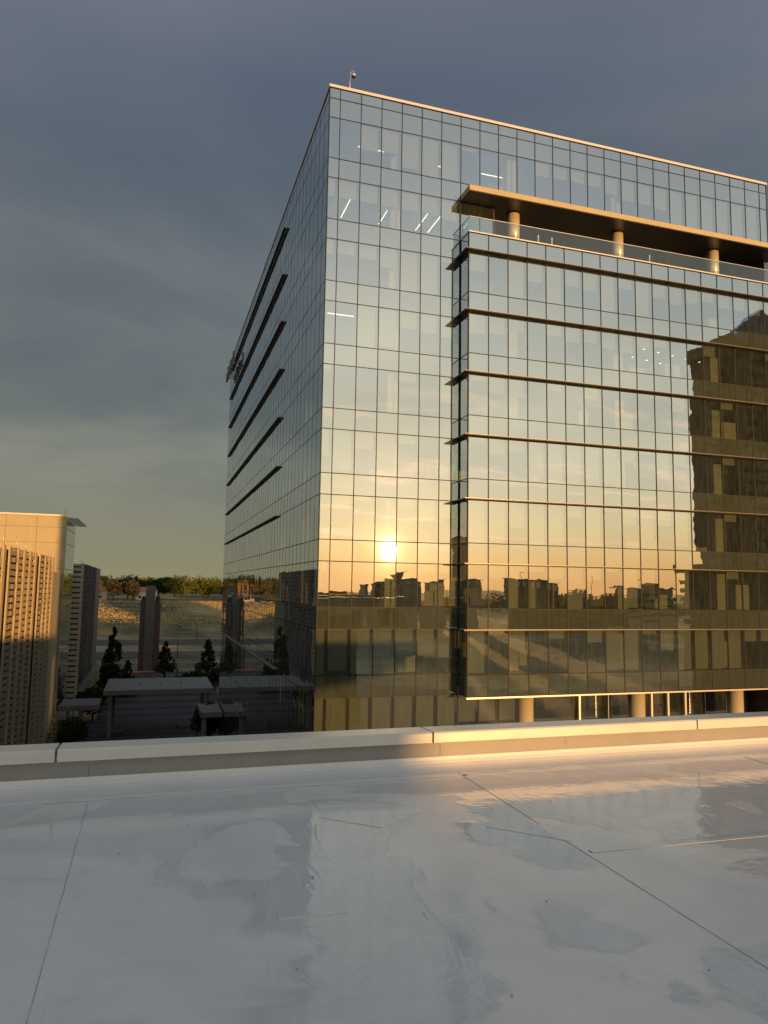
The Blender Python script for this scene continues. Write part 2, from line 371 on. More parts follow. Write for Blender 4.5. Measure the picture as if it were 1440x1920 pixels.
BB = {1: [.45, 0, .97, .5, .9, .45, .5, .97, .3, .97, .4, .5, .4, .3, .4, .4, .45, .4, .5], 2: [.5, .45, .3, 0, .3, .4, .35, .45, .5, .3, .25, 0, 0, .5, 0, .3, .4, 0, .3],
      3: [.15, .4, .45, 0, .2, 0, .3, 0, 0, 0, 0, .4, .5, 0, .3, 0, .6, .4], 4: [.1, .4, .3, .9, .95, .95, 1, .95, .3, .1, .7, .3, .2, .9, .4, .2, .3], 5: [.95, .97, .6, 1, .97, .3, .95, .1, .4, .95, .4, .9, .7, .95, .95, .97],
      6: [0, .3, .2, .15, .3, 1, .3, .1, .95, .4, 0, .97, .6, .95, .95, .97], 7: [.95, .1, .5, 0, .2, 0, .3, .95, .95, .1, .5, .97, .97, .97, .97, .3, .3], 8: [.95, .45, .9, 1, .8, .4, .35, .25, .22, .95, .3, .3, .3, .3, .3, .3, .3]}
for k_ in (3, 4, 5, 6):
    BB[k_] = (BB[k_]+[0]*19)[:12]+[0, 0, .2, 0, 0, .15, 0]
BB[2] = BB[2][:12]+[0, .3, 0, 0, 0, .2, 0]
def bl(tab, k, i):
    t = tab.get(k, [])
    return t[i] if i < len(t) else R_.choice([0, .3, .4, .6, .95])
# front facade
for i, (u0, u1) in enumerate(zip(cutsF, cutsF[1:])):
    pane(spn, u0, u1, 33.9, ZT-.08, PF, NF); pane(spn, u0, u1, hdz(0), 33.9, PF, NF)
    pane(vis, u0, u1, flz(0), hdz(0), PF, NF, bl(BL, 0, i))
    pane(spn, u0, u1, hdz(1), flz(0), PF, NF)
for k in range(1, 11):
    for i, (u0, u1) in enumerate(zip(cutsF[:8], cutsF[1:8])):
        if k <= 8: u1 = min(u1, ub)
        pane(vis, u0, u1, flz(k), hdz(k), PF, NF, bl(BL, k, i)); pane(spn, u0, u1, hdz(k+1), flz(k), PF, NF)
tb = [cutsF[7], cutsF[8], cutsF[9]]                              # terrace storey: glass in the facade plane, then the recess
for a, b in ((ub, tb[0]), (tb[0], tb[1]), (tb[1], tb[1]+1.1)): pane(vis, a, b, flz(1), hdz(1), PF, NF, 0.0)
UREC = tb[1]+1.1
for i in range(7, 10):                                            # below the bay: blinds behind glass, then a deeper lobby front
    for k in (9, 10): pane(vis, cutsF[i], cutsF[i+1], flz(k), hdz(k), PF, NF, .62)
    pane(spn, cutsF[i], cutsF[i+1], hdz(10), flz(9), PF, NF); pane(spn, cutsF[i], cutsF[i+1], hdz(11), flz(10), PF, NF)
for i, u in enumerate(cutsF):
    if i <= 6 or i == 0: vmull(PF, NF, u, GR, ZT-.08)
    else: vmull(PF, NF, u, hdz(1), ZT-.08)
vmull(PF, NF, ub-.06, hdz(1) if False else -7.1, hdz(1)); vmull(PF, NF, UREC, flz(1), hdz(1), .1)
for u in tb[:2]: vmull(PF, NF, u, flz(1), hdz(1))
for i in (7, 8, 9, 10): vmull(PF, NF, cutsF[i], GR, hdz(9), .07)
for z in (33.9, hdz(0), flz(0)): hbar(PF, NF, 0, WF, z)
hbar(PF, NF, 0, ub, hdz(1))
for k in range(1, 12):
    hbar(PF, NF, 0, ub if k <= 8 else cutsF[10], flz(k));
    if k > 1: hbar(PF, NF, 0, ub if k <= 8 else cutsF[10], hdz(k))
# projecting bay
WB = XE-BX; nb = int(WB/MX)+1
cb = [i*MX for i in range(nb)]+[WB]
ZB = hdz(9)                                                      # underside of the bay
for i, (u0, u1) in enumerate(zip(cb, cb[1:])):
    pane(spn, u0, u1, hdz(2), flz(1)-.06, PB, NF)
    for k in range(2, 9):
        pane(vis, u0, u1, flz(k), hdz(k), PB, NF, bl(BB, k-1, i)); pane(spn, u0, u1, hdz(k+1), flz(k), PB, NF)
    vmull(PB, NF, u0, ZB, flz(1)-.06, .06)
vmull(PB, NF, WB-.03, ZB, flz(1)-.06)
for k in range(2, 9): hbar(PB, NF, 0, WB, flz(k), .05)
pane(spn, 0, 1.5, hdz(2), flz(1)-.06, PS, NL)
for k in range(2, 9):
    pane(vis, 0, 1.5, flz(k), hdz(k), PS, NL, .3 if k % 3 else 0); pane(spn, 0, 1.5, hdz(k+1), flz(k), PS, NL); hbar(PS, NL, 0.02, 1.44, flz(k), .05); hbar(PS, NL, 0.02, 1.44, hdz(k), .04)
# left facade
cl = [i*MX for i in range(44)]
for i, (u0, u1) in enumerate(zip(cl, cl[1:])):
    pane(spn, u0, u1, 33.9, ZT-.08, PL, NL); pane(spn, u0, u1, hdz(0), 33.9, PL, NL)
    for k in range(0, 12):
        pane(vis, u0, u1, flz(k), hdz(k), PL, NL, R_.choice([0, 0, .3, .9]) if k < 9 else 0); pane(spn, u0, u1, hdz(k+1) if k < 11 else GR, flz(k), PL, NL)
for u in cl[1:]: vmull(PL, NL, u, GR, ZT-.08, .03, .008)
for z in [33.9]+[flz(k) for k in range(12)]+[hdz(k) for k in range(12)]: hbar(PL, NL, 0.03, 43*MX, z, .04, .008)
# write the panes out: the 100 that show largest are parts of their own
rest_blinds = MB()
def blind_box(mb, rec):
    _, q, Nn, drop, (u0, u1, z0, z1, P) = rec
    if drop <= 0.02 or u1-u0 < .3: return False
    n = Vector(Nn); a = Vector(P(u0+.05, 0))-n*.20; c = Vector(P(u1-.20, 0))-n*.20
    zt = z1-.02; zb = z1-(z1-z0)*drop
    mb.box(min(a.x, c.x)-abs(n.x)*.008, max(a.x, c.x)+abs(n.x)*.008, min(a.y, c.y)-abs(n.y)*.008, max(a.y, c.y)+abs(n.y)*.008, max(zb, z0+.03), zt)
    return True
vis.sort(key=lambda r: -r[0]); spn.sort(key=lambda r: -r[0])
for r in vis[:99]:
    b = MB(); b.poly(r[1]); o = b.build('window', M['glass'], bld)
    bb = MB()
    if blind_box(bb, r): bb.build('blind', M['blind'], o)
b = MB(); [b.poly(r[1]) for r in vis[99:]]; wr = tag(b.build('window', M['glass'], bld), kind='stuff')
for r in vis[99:]: blind_box(rest_blinds, r)
tag(rest_blinds.build('blind', M['blind'], wr), kind='stuff')
for r in spn[:99]: b = MB(); b.poly(r[1]); b.build('spandrel_panel', M['spandrel'], bld)
b = MB(); [b.poly(r[1]) for r in spn[99:]]; tag(b.build('spandrel_panel', M['spandrel'], bld), kind='stuff')
def vext(mb):
    zs = [v[2] for v in mb.v]; xs_ = [v[0] for v in mb.v]; ys_ = [v[1] for v in mb.v]
    return max(max(zs)-min(zs), max(xs_)-min(xs_), max(ys_)-min(ys_))/(sum(ys_)/len(ys_))
for lst, nm in ((mull, 'mullion'), (trans, 'transom')):
    lst.sort(key=lambda m_: -vext(m_))
    for m_ in lst[:99]: m_.build(nm, M['mullion'], bld)
    if lst[99:]:
        a = MB()
        for m_ in lst[99:]:
            i = len(a.v); a.v += m_.v; a.f += [[x+i for x in f] for f in m_.f]; a.m += m_.m; a.sm += m_.sm
        tag(a.build(nm, M['mullion'], bld), kind='stuff')
# roof, coping, sunshade fins
box(XE-.12, XE+.02, CY+.38, YE+.02, GR, ZT-.09).build('end_wall', M['wallbrown'], bld)
box(CX+.04, XE-.13, YE-.1, YE+.02, GR, ZT-.09).build('rear_wall', M['wallbrown'], bld)
box(XE-.12, XE+.02, BY+.03, CY+.37, ZB, flz(1)-.07).build('bay_end_wall', M['wallbrown'], bld)
MB().box(CX-.06, XE+.06, CY-.09, CY+.35, ZT-.08, ZT+.12).build('roof_coping', M['coping'], bld)
MB().box(CX-.06, CX+.3, CY+.352, YE, ZT-.08, ZT+.12).build('roof_coping', M['coping'], bld)
MB().box(CX+.31, XE, CY+.36, YE, ZT-.6, ZT-.3).build('roof', M['slab'], bld)
for k in range(2, 9):
    d = .38; z = hdz(k)
    b = MB(); b.box(BX-d, XE, BY-d, BY-.004, z-.035, z+.035); b.box(BX-d, BX-.004, BY-.002, CY-.09, z-.035, z+.035); fo = b.build('sunshade_fin', M['fin'], bld); MB().box(BX-d-.012, XE, BY-d-.006, BY-d+.03, z+.036, z+.044).build('lit_edge_strip', M['column'], fo)  # pale strip added to paint the sunlit top edge of each fin
b = MB(); b.box(BX-.1, XE, BY-.12, CY+.2, ZB-.10, ZB-.0).build('bay_soffit', M['silver'], bld)
for k in range(0, 7):
    z = hdz(k); box(CX-.27, CX-.035, CY+11*MX, YE-MX, z-.05, z+.05).build('sunshade_fin', M['fin'], bld)
# bay terrace
b = MB(); b.box(BX-.05, XE, BY-.1, CY+8, flz(1)-.055, flz(1)+.03); b.build('terrace_floor', M['coping'], bld)
ZS = hdz(1)
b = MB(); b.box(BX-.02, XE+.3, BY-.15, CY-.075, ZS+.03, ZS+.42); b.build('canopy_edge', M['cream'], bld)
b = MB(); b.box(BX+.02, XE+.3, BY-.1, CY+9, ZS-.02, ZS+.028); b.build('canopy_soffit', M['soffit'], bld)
for x in (24.65, 33.73, 42.91):
    MB().tube([(x, CY+.35, flz(1)+.03), (x, CY+.35, ZS-.02)], .47, 28).build('column', M['column'], bld)
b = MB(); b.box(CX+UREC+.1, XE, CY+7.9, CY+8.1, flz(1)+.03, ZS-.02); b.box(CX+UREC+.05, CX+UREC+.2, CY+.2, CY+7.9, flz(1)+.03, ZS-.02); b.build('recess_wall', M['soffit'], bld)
b = MB()
for i in range(11):
    x = CX+UREC+.4+i*2.1
    if x < XE-1: b.poly([(x, CY+7.85, flz(1)+.1), (x+1.95, CY+7.85, flz(1)+.1), (x+1.95, CY+7.85, ZS-.2), (x, CY+7.85, ZS-.2)])
b.build('recess_glazing', M['winglass'], bld)
gl = MB(); zr = flz(1)+1.12
gl.poly([(BX+.06, BY+.02, flz(1)+.03), (XE, BY+.02, flz(1)+.03), (XE, BY+.02, zr), (BX+.06, BY+.02, zr)])
gl.poly([(BX+.06, CY-.1, flz(1)+.03), (BX+.06, BY+.02, flz(1)+.03), (BX+.06, BY+.02, zr), (BX+.06, CY-.1, zr)])
go = gl.build('glass_railing', M['rail_glass'], bld)
b = MB(); b.box(BX+.03, XE, BY-.005, BY+.045, zr, zr+.04); b.box(BX+.03, BX+.08, BY+.046, CY-.1, zr, zr+.04); b.build('handrail', M['silver'], go)
for x in (26.35, 27.5, 36.2):
    box(x, x+.09, CY-.3, CY-.2, flz(1)+.03, flz(1)+1.3).build('terrace_post', M['coping'], bld)
# ground storey under the bay
for x in (24.65+1.2, 35.25, 44.4):
    MB().tube([(x, CY+1.1, GR), (x, CY+1.1, ZB-.1)], .62, 32).build('column', M['column'], bld)
yl = CY+3.2
b = MB()
for i in range(10, 25): b.poly([(CX+cutsF[i], yl, GR), (CX+cutsF[i+1], yl, GR), (CX+cutsF[i+1], yl, ZB-.1), (CX+cutsF[i], yl, ZB-.1)])
b.poly([(CX+cutsF[10]+.05, CY+.1, GR), (CX+cutsF[10]+.05, yl, GR), (CX+cutsF[10]+.05, yl, ZB-.1), (CX+cutsF[10]+.05, CY+.1, ZB-.1)])
tag(b.build('lobby_glazing', M['glass'], bld), kind='stuff')
for i, x in enumerate((31.4, 34.0, 37.9, 39.45, 41.1, 46.2)):
    box(x, x+.16, yl-.35, yl-.02, GR, ZB-.1).build('lobby_mullion', M['silver'], bld)
# insides
b = MB()
for k in range(0, 12):
    z = flz(k)
    if k == 1: b.box(CX+.25, CX+UREC, CY+.25, YE-.25, z-.9, z-.06)
    else: b.box(CX+.25, XE-.2, CY+.25, YE-.25, z-.9, z-.02)
    if 2 <= k <= 8: b.box(BX+.2, XE-.2, BY+.22, CY+.24, z-.85, z-.03)
b.box(BX+.1, XE-.1, BY+.15, CY+.24, flz(1)-1.3, flz(1)-.07)
b.box(CX+.25, XE-.2, CY+.25, YE-.25, ZT-1.9, ZT-.7)
b.build('floor_slab', M['slab'], bld)
b = MB(); b.box(CX+11, XE-9, CY+11, YE-10, GR, ZT-2); b.box(CX+18, XE-2, CY+10.5, CY+10.8, GR, ZT-2); b.box(CX+7, CX+7.3, CY+18, YE-8, GR, ZT-2)
b.build('core_wall', M['core'], bld)
for k in range(0, 11):
    for x in (15.45, 24.65, 33.8, 42.95):
        if (k == 1 and x > 20) or (k > 8 and x > 24): continue
        box(x-.42, x+.42, CY+.55, CY+1.3, flz(k)+.005, hdz(k)+.3).build('interior_column', M['partition'], bld)
    for y in range(4): box(CX+.6, CX+1.3, CY+9.2*(y+1)-.4, CY+9.2*(y+1)+.4, flz(k)+.005, hdz(k)+.3).build('interior_column', M['partition'], bld)
for k in range(0, 9):
    b = MB()
    for j in range(9):
        x = CX+R_.uniform(1, 36); y = CY+R_.uniform(.8, 5)
        if k == 1 and x > 20: continue
        w2 = R_.uniform(.5, 2.2); hh = R_.choice([.75, .8, 1.1, 1.1, 2.0])
        b.box(x, x+w2, y, y+.5, flz(k)+.01, flz(k)+hh)
    b.build('office_partition', M['partition'], bld)
def lamp(x0, y0, x1, y1, z):
    b = MB(); a = math.atan2(y1-y0, x1-x0); b.obox(((x0+x1)/2, (y0+y1)/2), a, math.hypot(x1-x0, y1-y0), .055, z-.05, z); b.build('ceiling_light', M['lamp'], bld)
zc = hdz(1)-.02
for x in (12.52, 15.54, 18.56, 19.6): lamp(x, 48.8, x, 51.7, zc)
lamp(13.0, CY+2.2, 15.0, CY+2.2, hdz(0)-.3); lamp(18.6, CY+2.4, 20.8, CY+2.4, hdz(0)-.45); lamp(22.8, CY+2, 25.2, CY+2, hdz(0)-.6)
lamp(10.9, CY+1.7, 12.8, CY+1.7, hdz(3)-.2); lamp(15.3, CY+2.2, 17.4, CY+2.2, hdz(3)-.3); lamp(24.2, BY+2, 25.6, BY+3.8, hdz(3)-.1)
b = MB()
for i in range(5):
    for j in range(3): x, y = 36.5+i*1.6+j*.4, CY+1+i*.3+j*2.0; b.box(x, x+.14, y, y+.14, hdz(3)-.05, hdz(3)-.02)
b.build('downlight', M['lamp'], bld)
# metal ledge low on the left facade
box(CX-.2, CX-.015, 62.1, 110.3, -6.95, -6.85).build('ledge', M['white_metal'], bld)
# roof sign, seen edge on: raised letter shapes on the left facade
sg = empty('roof_sign', (CX-.3, 107, 30), 'raised pale sign letters on the far top edge of the glass building, seen edge on', 'sign')
hs = [1.9, 1.2, 1.2, 1.8, 1.2, 1.3, 1.9, 1.2]
y = 102.0
for i, hh in enumerate(hs):
    b = MB(); z0 = 31.0; x0, x1 = CX-.75, CX-.5
    b.box(x0, x1, y, y+.22, z0, z0+hh); b.box(x0, x1, y+.22, y+.85, z0+hh-.22, z0+hh)
    if i % 2: b.box(x0, x1, y+.85, y+1.05, z0, z0+hh)
    if i % 3 == 0: b.box(x0, x1, y+.22, y+.85, z0, z0+.2)
    o = b.build('sign_letter', M['white_metal'], sg)
    box(CX-.5, CX-.06, y+.05, y+.15, z0+.4, z0+.5).build('bracket', M['dark'], o); y += 1.25
# security camera on the roof edge
sc_ = empty('security_camera', (11.72, CY+.1, ZT+.12), 'small white dome camera on a bent post at the near roof corner', 'camera')
x = 11.74
b = MB(); b.tube([(x, CY+.1, ZT+.12), (x, CY+.1, ZT+.75)], .035, 10).build('post', M['coping'], sc_)
MB().tube([(x, CY+.1, ZT+.75), (x+.03, CY+.02, ZT+1.35), (x+.1, CY-.05, ZT+1.45), (x+.2, CY-.1, ZT+1.42), (x+.22, CY-.12, ZT+1.3)], .022, 8).build('arm', M['coping'], sc_)
MB().lathe((x+.22, CY-.12, ZT+1.02), [(.13, 0), (.14, .06), (.13, .14), (.07, .2), (.03, .24)], 18).build('housing', M['coping'], sc_)
MB().lathe((x+.22, CY-.12, ZT+.86), [(.0, 0), (.06, .015), (.1, .05), (.125, .1), (.13, .158)], 18).build('dome', M['dark'], sc_)

# ---------------------------------------------------------------- left campus buildings
XL = -12.6
gar = empty('parking_garage', (XL, 90, GR), 'cream parking garage in the left foreground with tall louvred screen panels', 'parking garage')
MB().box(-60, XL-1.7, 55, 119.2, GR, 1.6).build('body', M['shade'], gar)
def louvre_panel(parent, p0, p1, z0, z1, m, cols, slat=.64, saw=.72):
    """tall screen of folded columns: every column stands at an angle, posts between, stacked boards in front of a dark back"""
    dx, dy = p1[0]-p0[0], p1[1]-p0[1]; Ln = math.hypot(dx, dy); ux, uy = dx/Ln, dy/Ln; nx, ny = uy, -ux
    pn = None; rr = random.Random(int(Ln*10))
    for i in range(cols):
        sw = saw if i else min(.12, saw)
        a0 = (p0[0]+ux*Ln*i/cols-nx*sw, p0[1]+uy*Ln*i/cols-ny*sw); a1 = (p0[0]+ux*Ln*(i+1)/cols, p0[1]+uy*Ln*(i+1)/cols)
        ll = math.hypot(a1[0]-a0[0], a1[1]-a0[1]); vx, vy = (a1[0]-a0[0])/ll, (a1[1]-a0[1])/ll; mx_, my_ = vy, -vx; an = math.atan2(vy, vx)
        b = MB(); b.obox(((a0[0]+a1[0])/2-mx_*.30, (a0[1]+a1[1])/2-my_*.30), an, ll, .06, z0, z1-.3)
        pn = b.build('louvre_panel', M['back'] if m != M['grey_lou'] else M['shade'], parent)
        f = MB(); f.obox(a0, an, .5, .16, z0, z1); f.build('post', m, pn)
        f = MB(); f.obox(a1, an, .45, .16, z0, z1); f.build('post', m, pn)
        s = MB(); z = z0+.3; row = 0
        while z < z1-.15:
            for h0, h1 in ((.10, .50), (.515, .93)):
                off = slat*.04*rr.choice([0, 1]); dep = .03+rr.choice([0, .04, .08])
                q = (a0[0]+vx*ll*(h0+h1)/2-mx_*dep, a0[1]+vy*ll*(h0+h1)/2-my_*dep); s.obox(q, an, (h1-h0)*ll, .07, z+off, min(z+off+slat*.70, z1-.05))
            z += slat; row += 1
        s.build('louvre_boards', m, pn)
    return pn
def inwards(x): return x
for (ya, yb, cols, zt) in ((54, 72.5, 5, 3.3), (76.0, 91.5, 4, 3.35), (95.8, 107.2, 3, 3.4)):
    louvre_panel(gar, (XL, ya), (XL, yb), GR, zt, M['cream_lou'], cols)
box(XL-1.6, XL-.3, 92.0, 95.4, GR, 2.2).build('shade_gap_fill', M['shade'], gar)  # dark box filling the gap, its shade put into the colour
for yy, zz in ((77, 4.9), (84, 4.8), (90, 4.7), (96.5, 4.6)):
    MB().tube([(XL-.9, yy, 3.2), (XL-.9, yy, zz)], .05, 6).build('lightning_rod', M['coping'], gar)
box(XL-1.68, XL-.2, 107.9, 119.2, GR, 1.5).build('end_wall', M['cream'], gar)
tw = empty('stair_tower', (XL, 125, GR), 'cream clad tower block with a slatted roof brow at its corner, left of the picture', 'tower')
b = MB()
zz = GR
cols_x = [-52, -44, -36, -29.5, -25.2, -20.8, -16.6, XL]
rows_z = [GR, -19.5, -15, -10.6, -6.2, -2.0, 2.1, 6.0, 8.3, 10.0]
MB().box(-52, XL-.05, 119.56, 134.2, GR, 9.9).build('body', M['wallbrown'], tw)
for x0, x1 in zip(cols_x, cols_x[1:]):
    for z0, z1 in zip(rows_z, rows_z[1:]): b.box(x0+.02, x1-.02, 119.48, 119.555, z0+.02, z1-.02)
b.build('cladding', M['cream'], tw)
b = MB(); b.box(-52.1, XL+.12, 119.3, 119.47, 10.0, 10.25).build('parapet_cap', M['coping'], tw)
b = MB()
for i in range(5):
    for z0, z1 in zip(rows_z, rows_z[1:]):
        y0 = 119.8+i*2.87; b.poly([(XL+.0, y0+2.8, z0+.04), (XL+.0, y0, z0+.04), (XL+.0, y0, z1-.04), (XL+.0, y0+2.8, z1-.04)])
b.build('side_glazing', M['winglass'], tw)
b = MB(); b.box(XL-.02, XL+.12, 119.3, 119.75, GR, 9.95).build('corner_trim', M['cream'], tw)
br = MB()
for i in range(4): br.box(XL+.2+i*.42, XL+.28+i*.42, 119.4, 135, 9.78, 9.86)
for i in range(7): br.box(XL+.15, XL+1.6, 119.4+i*2.58, 119.5+i*2.58, 9.66, 9.775)
br.build('roof_brow', M['white_metal'], tw)
MB().tube([(XL-.2, 119.8, 10.2), (XL-.2, 119.8, 11.6)], .04, 6).build('lightning_rod', M['coping'], tw)
lad = MB()
for i in range(34): lad.box(-17.6, -17.1, 119.36, 119.42, 4.0+i*.16, 4.03+i*.16)
lad.build('ladder', M['coping'], tw)
rg = empty('parking_garage', (XL, 178, GR), 'distant parking garage with dark louvred side and narrow end coloured as if sunlit, beyond the cream tower', 'parking garage')
MB().box(-60, XL-.6, 154.2, 202, GR, 3.2).build('body', M['shade'], rg)
louvre_panel(rg, (-21, 153.6), (XL-.15, 153.6), GR, 3.8, M['cream_lou'], 3, 1.0, .0)  # end lies in shade; sunlight is put into its pale cream colour
louvre_panel(rg, (XL, 154.4), (XL, 172), GR, 3.8, M['grey_lou'], 5, 1.0, .6)
louvre_panel(rg, (XL, 173), (XL, 188), GR, 3.75, M['grey_lou'], 4, 1.0, .6)
box(XL-.5, XL+.1, 188.6, 202.6, GR, 3.7).build('end_panel', M['shaft'], rg)
for yy in (154.0, 160.0): MB().tube([(XL-.5, yy, 3.6), (XL-.5, yy, 5.0)], .05, 6).build('lightning_rod', M['coping'], rg)
# slatted screens at the garage feet
def screen(x, y0, y1, za, zb, label):
    s = empty('slatted_screen', (x, y0, GR), label, 'screen')
    b = MB(); n = 12
    for i in range(n):
        z = GR+.5+i*.42
        b.tube([(x, y0, z), (x+1.6, y1, z+(zb-za))], .045, 5)
    b.build('slats', M['white_metal'], s)
    for t in (0, .5, 1): MB().tube([(x+1.6*t, y0+(y1-y0)*t, GR), (x+1.6*t, y0+(y1-y0)*t, GR+5.6+(zb-za)*t)], .07, 6).build('post', M['white_metal'], s)
screen(XL+.5, 112, 118.5, 0, .3, 'white slatted screen at the foot of the foreground louvred garage')
screen(XL+.6, 142, 171, 0, .5, 'white slatted screen at the foot of the dark distant garage')
# entrance canopies
def canopy(label, x0, x1, y0, y1, z, posts, th=.75):
    c = empty('entrance_canopy', ((x0+x1)/2, (y0+y1)/2, GR), label, 'canopy')
    MB().box(x0, x1, y0, y1, z-th, z).build('roof', M['white_metal'], c, bevel=.03)
    for (px, py) in posts: box(px-.3, px+.3, py-.3, py+.3, GR, z-th).build('post', M['white_metal'], c)
    for j in range(3 if x1-x0 > 12 else 0): box(x0+(x1-x0)*(.3+.2*j), x0+(x1-x0)*(.3+.2*j)+.35, (y0+y1)/2, (y0+y1)/2+.35, z, z+.12).build('roof_hatch', M['dark'], c)
    return c
canopy('long white flat canopy on square posts over the plaza', -6.2, 10.5, 123, 138, -16.5, [(-5.2, 124), (9.7, 124), (-5.2, 137), (9.7, 137)], .75)
canopy('low white canopy at the foot of the cream tower', XL+.3, -6.6, 121, 128, -18.3, [(XL+1.6, 122), (-9.2, 122)], .8)
canopy('low white canopy beside the glass building entrance', 7.3, 10.2, 104, 112, -17.2, [(7.8, 105)], .7)
# obelisk tower
ob = empty('pylon_tower', (.2, 188, -20.7), 'slender dark brick pylon with a pale metal shaft rising through it', 'tower')
b = MB(); b.box(-2.1, -1.0, 187.2, 190, -20.8, -3.9); b.box(1.25, 2.6, 187.2, 190, -20.8, -4.2); b.box(-.98, 1.23, 188.3, 190, -20.8, -3.6)
b.build('brick_body', M['brick'], ob)
MB().box(-.95, 1.2, 187, 188.25, -20.8, -.3).build('shaft', M['shaft'], ob)
b = MB(); b.box(-1.9, -1.0, 187.5, 189.7, -3.85, -3.0); b.box(1.3, 2.3, 187.5, 189.7, -4.15, -2.9); b.build('glass_cap', M['winglass'], ob)
# low boxes by the road
tag(box(3.4, 5.0, 196, 197, gz(196), gz(196)+1.6).build('utility_cabinet', M['conc']), 'pale utility cabinet just right of the brick pylon', 'cabinet')
# poles
def pole(x, y, h, label, arm=1.6, group=None):
    o = empty('lamp_post', (x, y, gz(y)), label, 'lamp post', group)
    z = gz(y); MB().tube([(x, y, z), (x, y, z+h)], [.14, .08], 8).build('pole', M['shaft'], o)
    MB().box(x, x+arm, y-.06, y+.06, z+h-.1, z+h).build('arm', M['shaft'], o); MB().box(x+arm-.6, x+arm+.1, y-.18, y+.18, z+h-.14, z+h+.05).build('lamp_head', M['dark'], o)
    return o
pole(33.0, 290, 14.5, 'tall lamp post by the road, near the glass building edge', .8)
pole(17.6, 290, 11, 'thin lamp post by the road, right of the brick pylon', .6)
pole(8.0, 214, 9, 'dark lamp post between the pylon and the round tree', .5)
pole(7.8, 118, 5.2, 'low lamp post on the plaza in front of the canopy', .5)

# ---------------------------------------------------------------- vegetation
def leaf_mat(name, c1, c2, tr=.25):
    m = bpy.data.materials.new(name); m.use_nodes = True; t = m.node_tree; t.nodes.clear()
    oi = t.nodes.new('ShaderNodeNewGeometry'); r = t.nodes.new('ShaderNodeValToRGB'); t.links.new(oi.outputs['Random Per Island'], r.inputs[0])
    r.color_ramp.elements[0].color = (*c1, 1); r.color_ramp.elements[1].color = (*c2, 1)
    d = t.nodes.new('ShaderNodeBsdfDiffuse'); tl = t.nodes.new('ShaderNodeBsdfTranslucent'); mx = t.nodes.new('ShaderNodeMixShader'); mx.inputs[0].default_value = tr
    o = t.nodes.new('ShaderNodeOutputMaterial')
    for n in (d, tl): t.links.new(r.outputs[0], n.inputs['Color'])
    t.links.new(d.outputs[0], mx.inputs[1]); t.links.new(tl.outputs[0], mx.inputs[2]); t.links.new(mx.outputs[0], o.inputs[0])
    return m
M['lf_green'] = leaf_mat('leaf_green', (.07, .09, .02), (.19, .20, .04))
M['lf_dark'] = leaf_mat('leaf_dark', (.02, .032, .014), (.05, .065, .025))
M['lf_gold'] = leaf_mat('leaf_gold', (.30, .18, .06), (.50, .30, .11))
M['lf_olive'] = leaf_mat('leaf_olive', (.11, .10, .035), (.20, .16, .06))
def crown(seed, w_, h_, n, ls, shape='round', z0=0):
    r = random.Random(seed); b = MB(); cl_ = []
    nc = 26 if shape == 'round' else 90
    for i in range(nc):
        for _ in range(50):
            p = Vector((r.uniform(-1, 1), r.uniform(-1, 1), r.uniform(-1, 1)))
            if p.length < 1: break
        if shape == 'cone':
            t = r.random()**1.3; a = r.uniform(0, 6.28); rr = (1-t)*.8*r.uniform(.4, 1); rr = (1-t)**.75*.9*r.uniform(.25, 1)*(1+.12*math.sin(t*38)); p = Vector((rr*math.cos(a), rr*math.sin(a), 2*t-1)); sz = .20*(1.25-t)
        else: p *= .68; sz = r.uniform(.2, .42)
        cl_.append((p, sz))
    for i in range(n):
        c, sz = cl_[r.randrange(nc)]
        d = Vector((r.gauss(0, 1), r.gauss(0, 1), r.gauss(0, 1))).normalized()*sz*(r.random()**.35)
        p = c+d; p = Vector((p.x*w_/2, p.y*w_/2, z0+h_/2+p.z*h_/2))
        a = Vector((r.gauss(0, 1), r.gauss(0, 1), r.gauss(0, .6))).normalized(); q = a.cross(Vector((r.gauss(0, 1), r.gauss(0, 1), r.gauss(0, 1)))).normalized()
        s_ = ls*r.uniform(.6, 1.3); b.poly([p-a*s_, p+q*s_*.6, p+a*s_, p-q*s_*.6])
    return b
def tree(name, x, y, z, w_, h_, trunk, n, ls, m, label, cat='tree', shape='round', seed=1, group=None):
    o = empty(name, (x, y, z), label, cat, group)
    t = MB(); r = random.Random(seed+50); t.tube([(0, 0, -.3), (.05*h_*.1, 0, trunk), (0, .1, trunk+h_*.6)], [.03*h_+.08, .02*h_+.06, .02], 7)
    for i in range(5):
        a = r.uniform(0, 6.28); zz_ = trunk+h_*r.uniform(.05, .4)
        t.tube([(0, 0, zz_), (math.cos(a)*w_*.3, math.sin(a)*w_*.3, zz_+h_*.22)], [.012*h_+.03, .01], 5)
    tk = bpy.data.objects.new('trunk', t.mesh('trunk', M['bark'])); COL.objects.link(tk); tk.parent = o
    cr = bpy.data.objects.new('crown', crown(seed, w_, h_, n, ls, shape, trunk).mesh('crown', m)); COL.objects.link(cr); cr.parent = o
    return o
g_ = gz
tree('pine_tree', -6.5, 158, g_(158), 7, 12.0, .8, 2600, .38, M['lf_dark'], 'tall dark conifer left of the brick pylon', shape='cone', seed=3)
tree('pine_tree', -3.6, 156, g_(156), 5.4, 6.2, .5, 1500, .36, M['lf_dark'], 'shorter dark conifer at the right foot of the tall conifer', shape='cone', seed=4)
tree('shade_tree', 3.7, 165, g_(165), 5.6, 6.0, 2.6, 1900, .28, M['lf_dark'], 'dark young tree on a thin trunk just right of the brick pylon', shape='cone', seed=5)
tree('shade_tree', 12.6, 165, g_(165), 5.8, 6.4, 2.6, 1900, .28, M['lf_dark'], 'dark young tree beside the far edge of the glass building', shape='cone', seed=6)
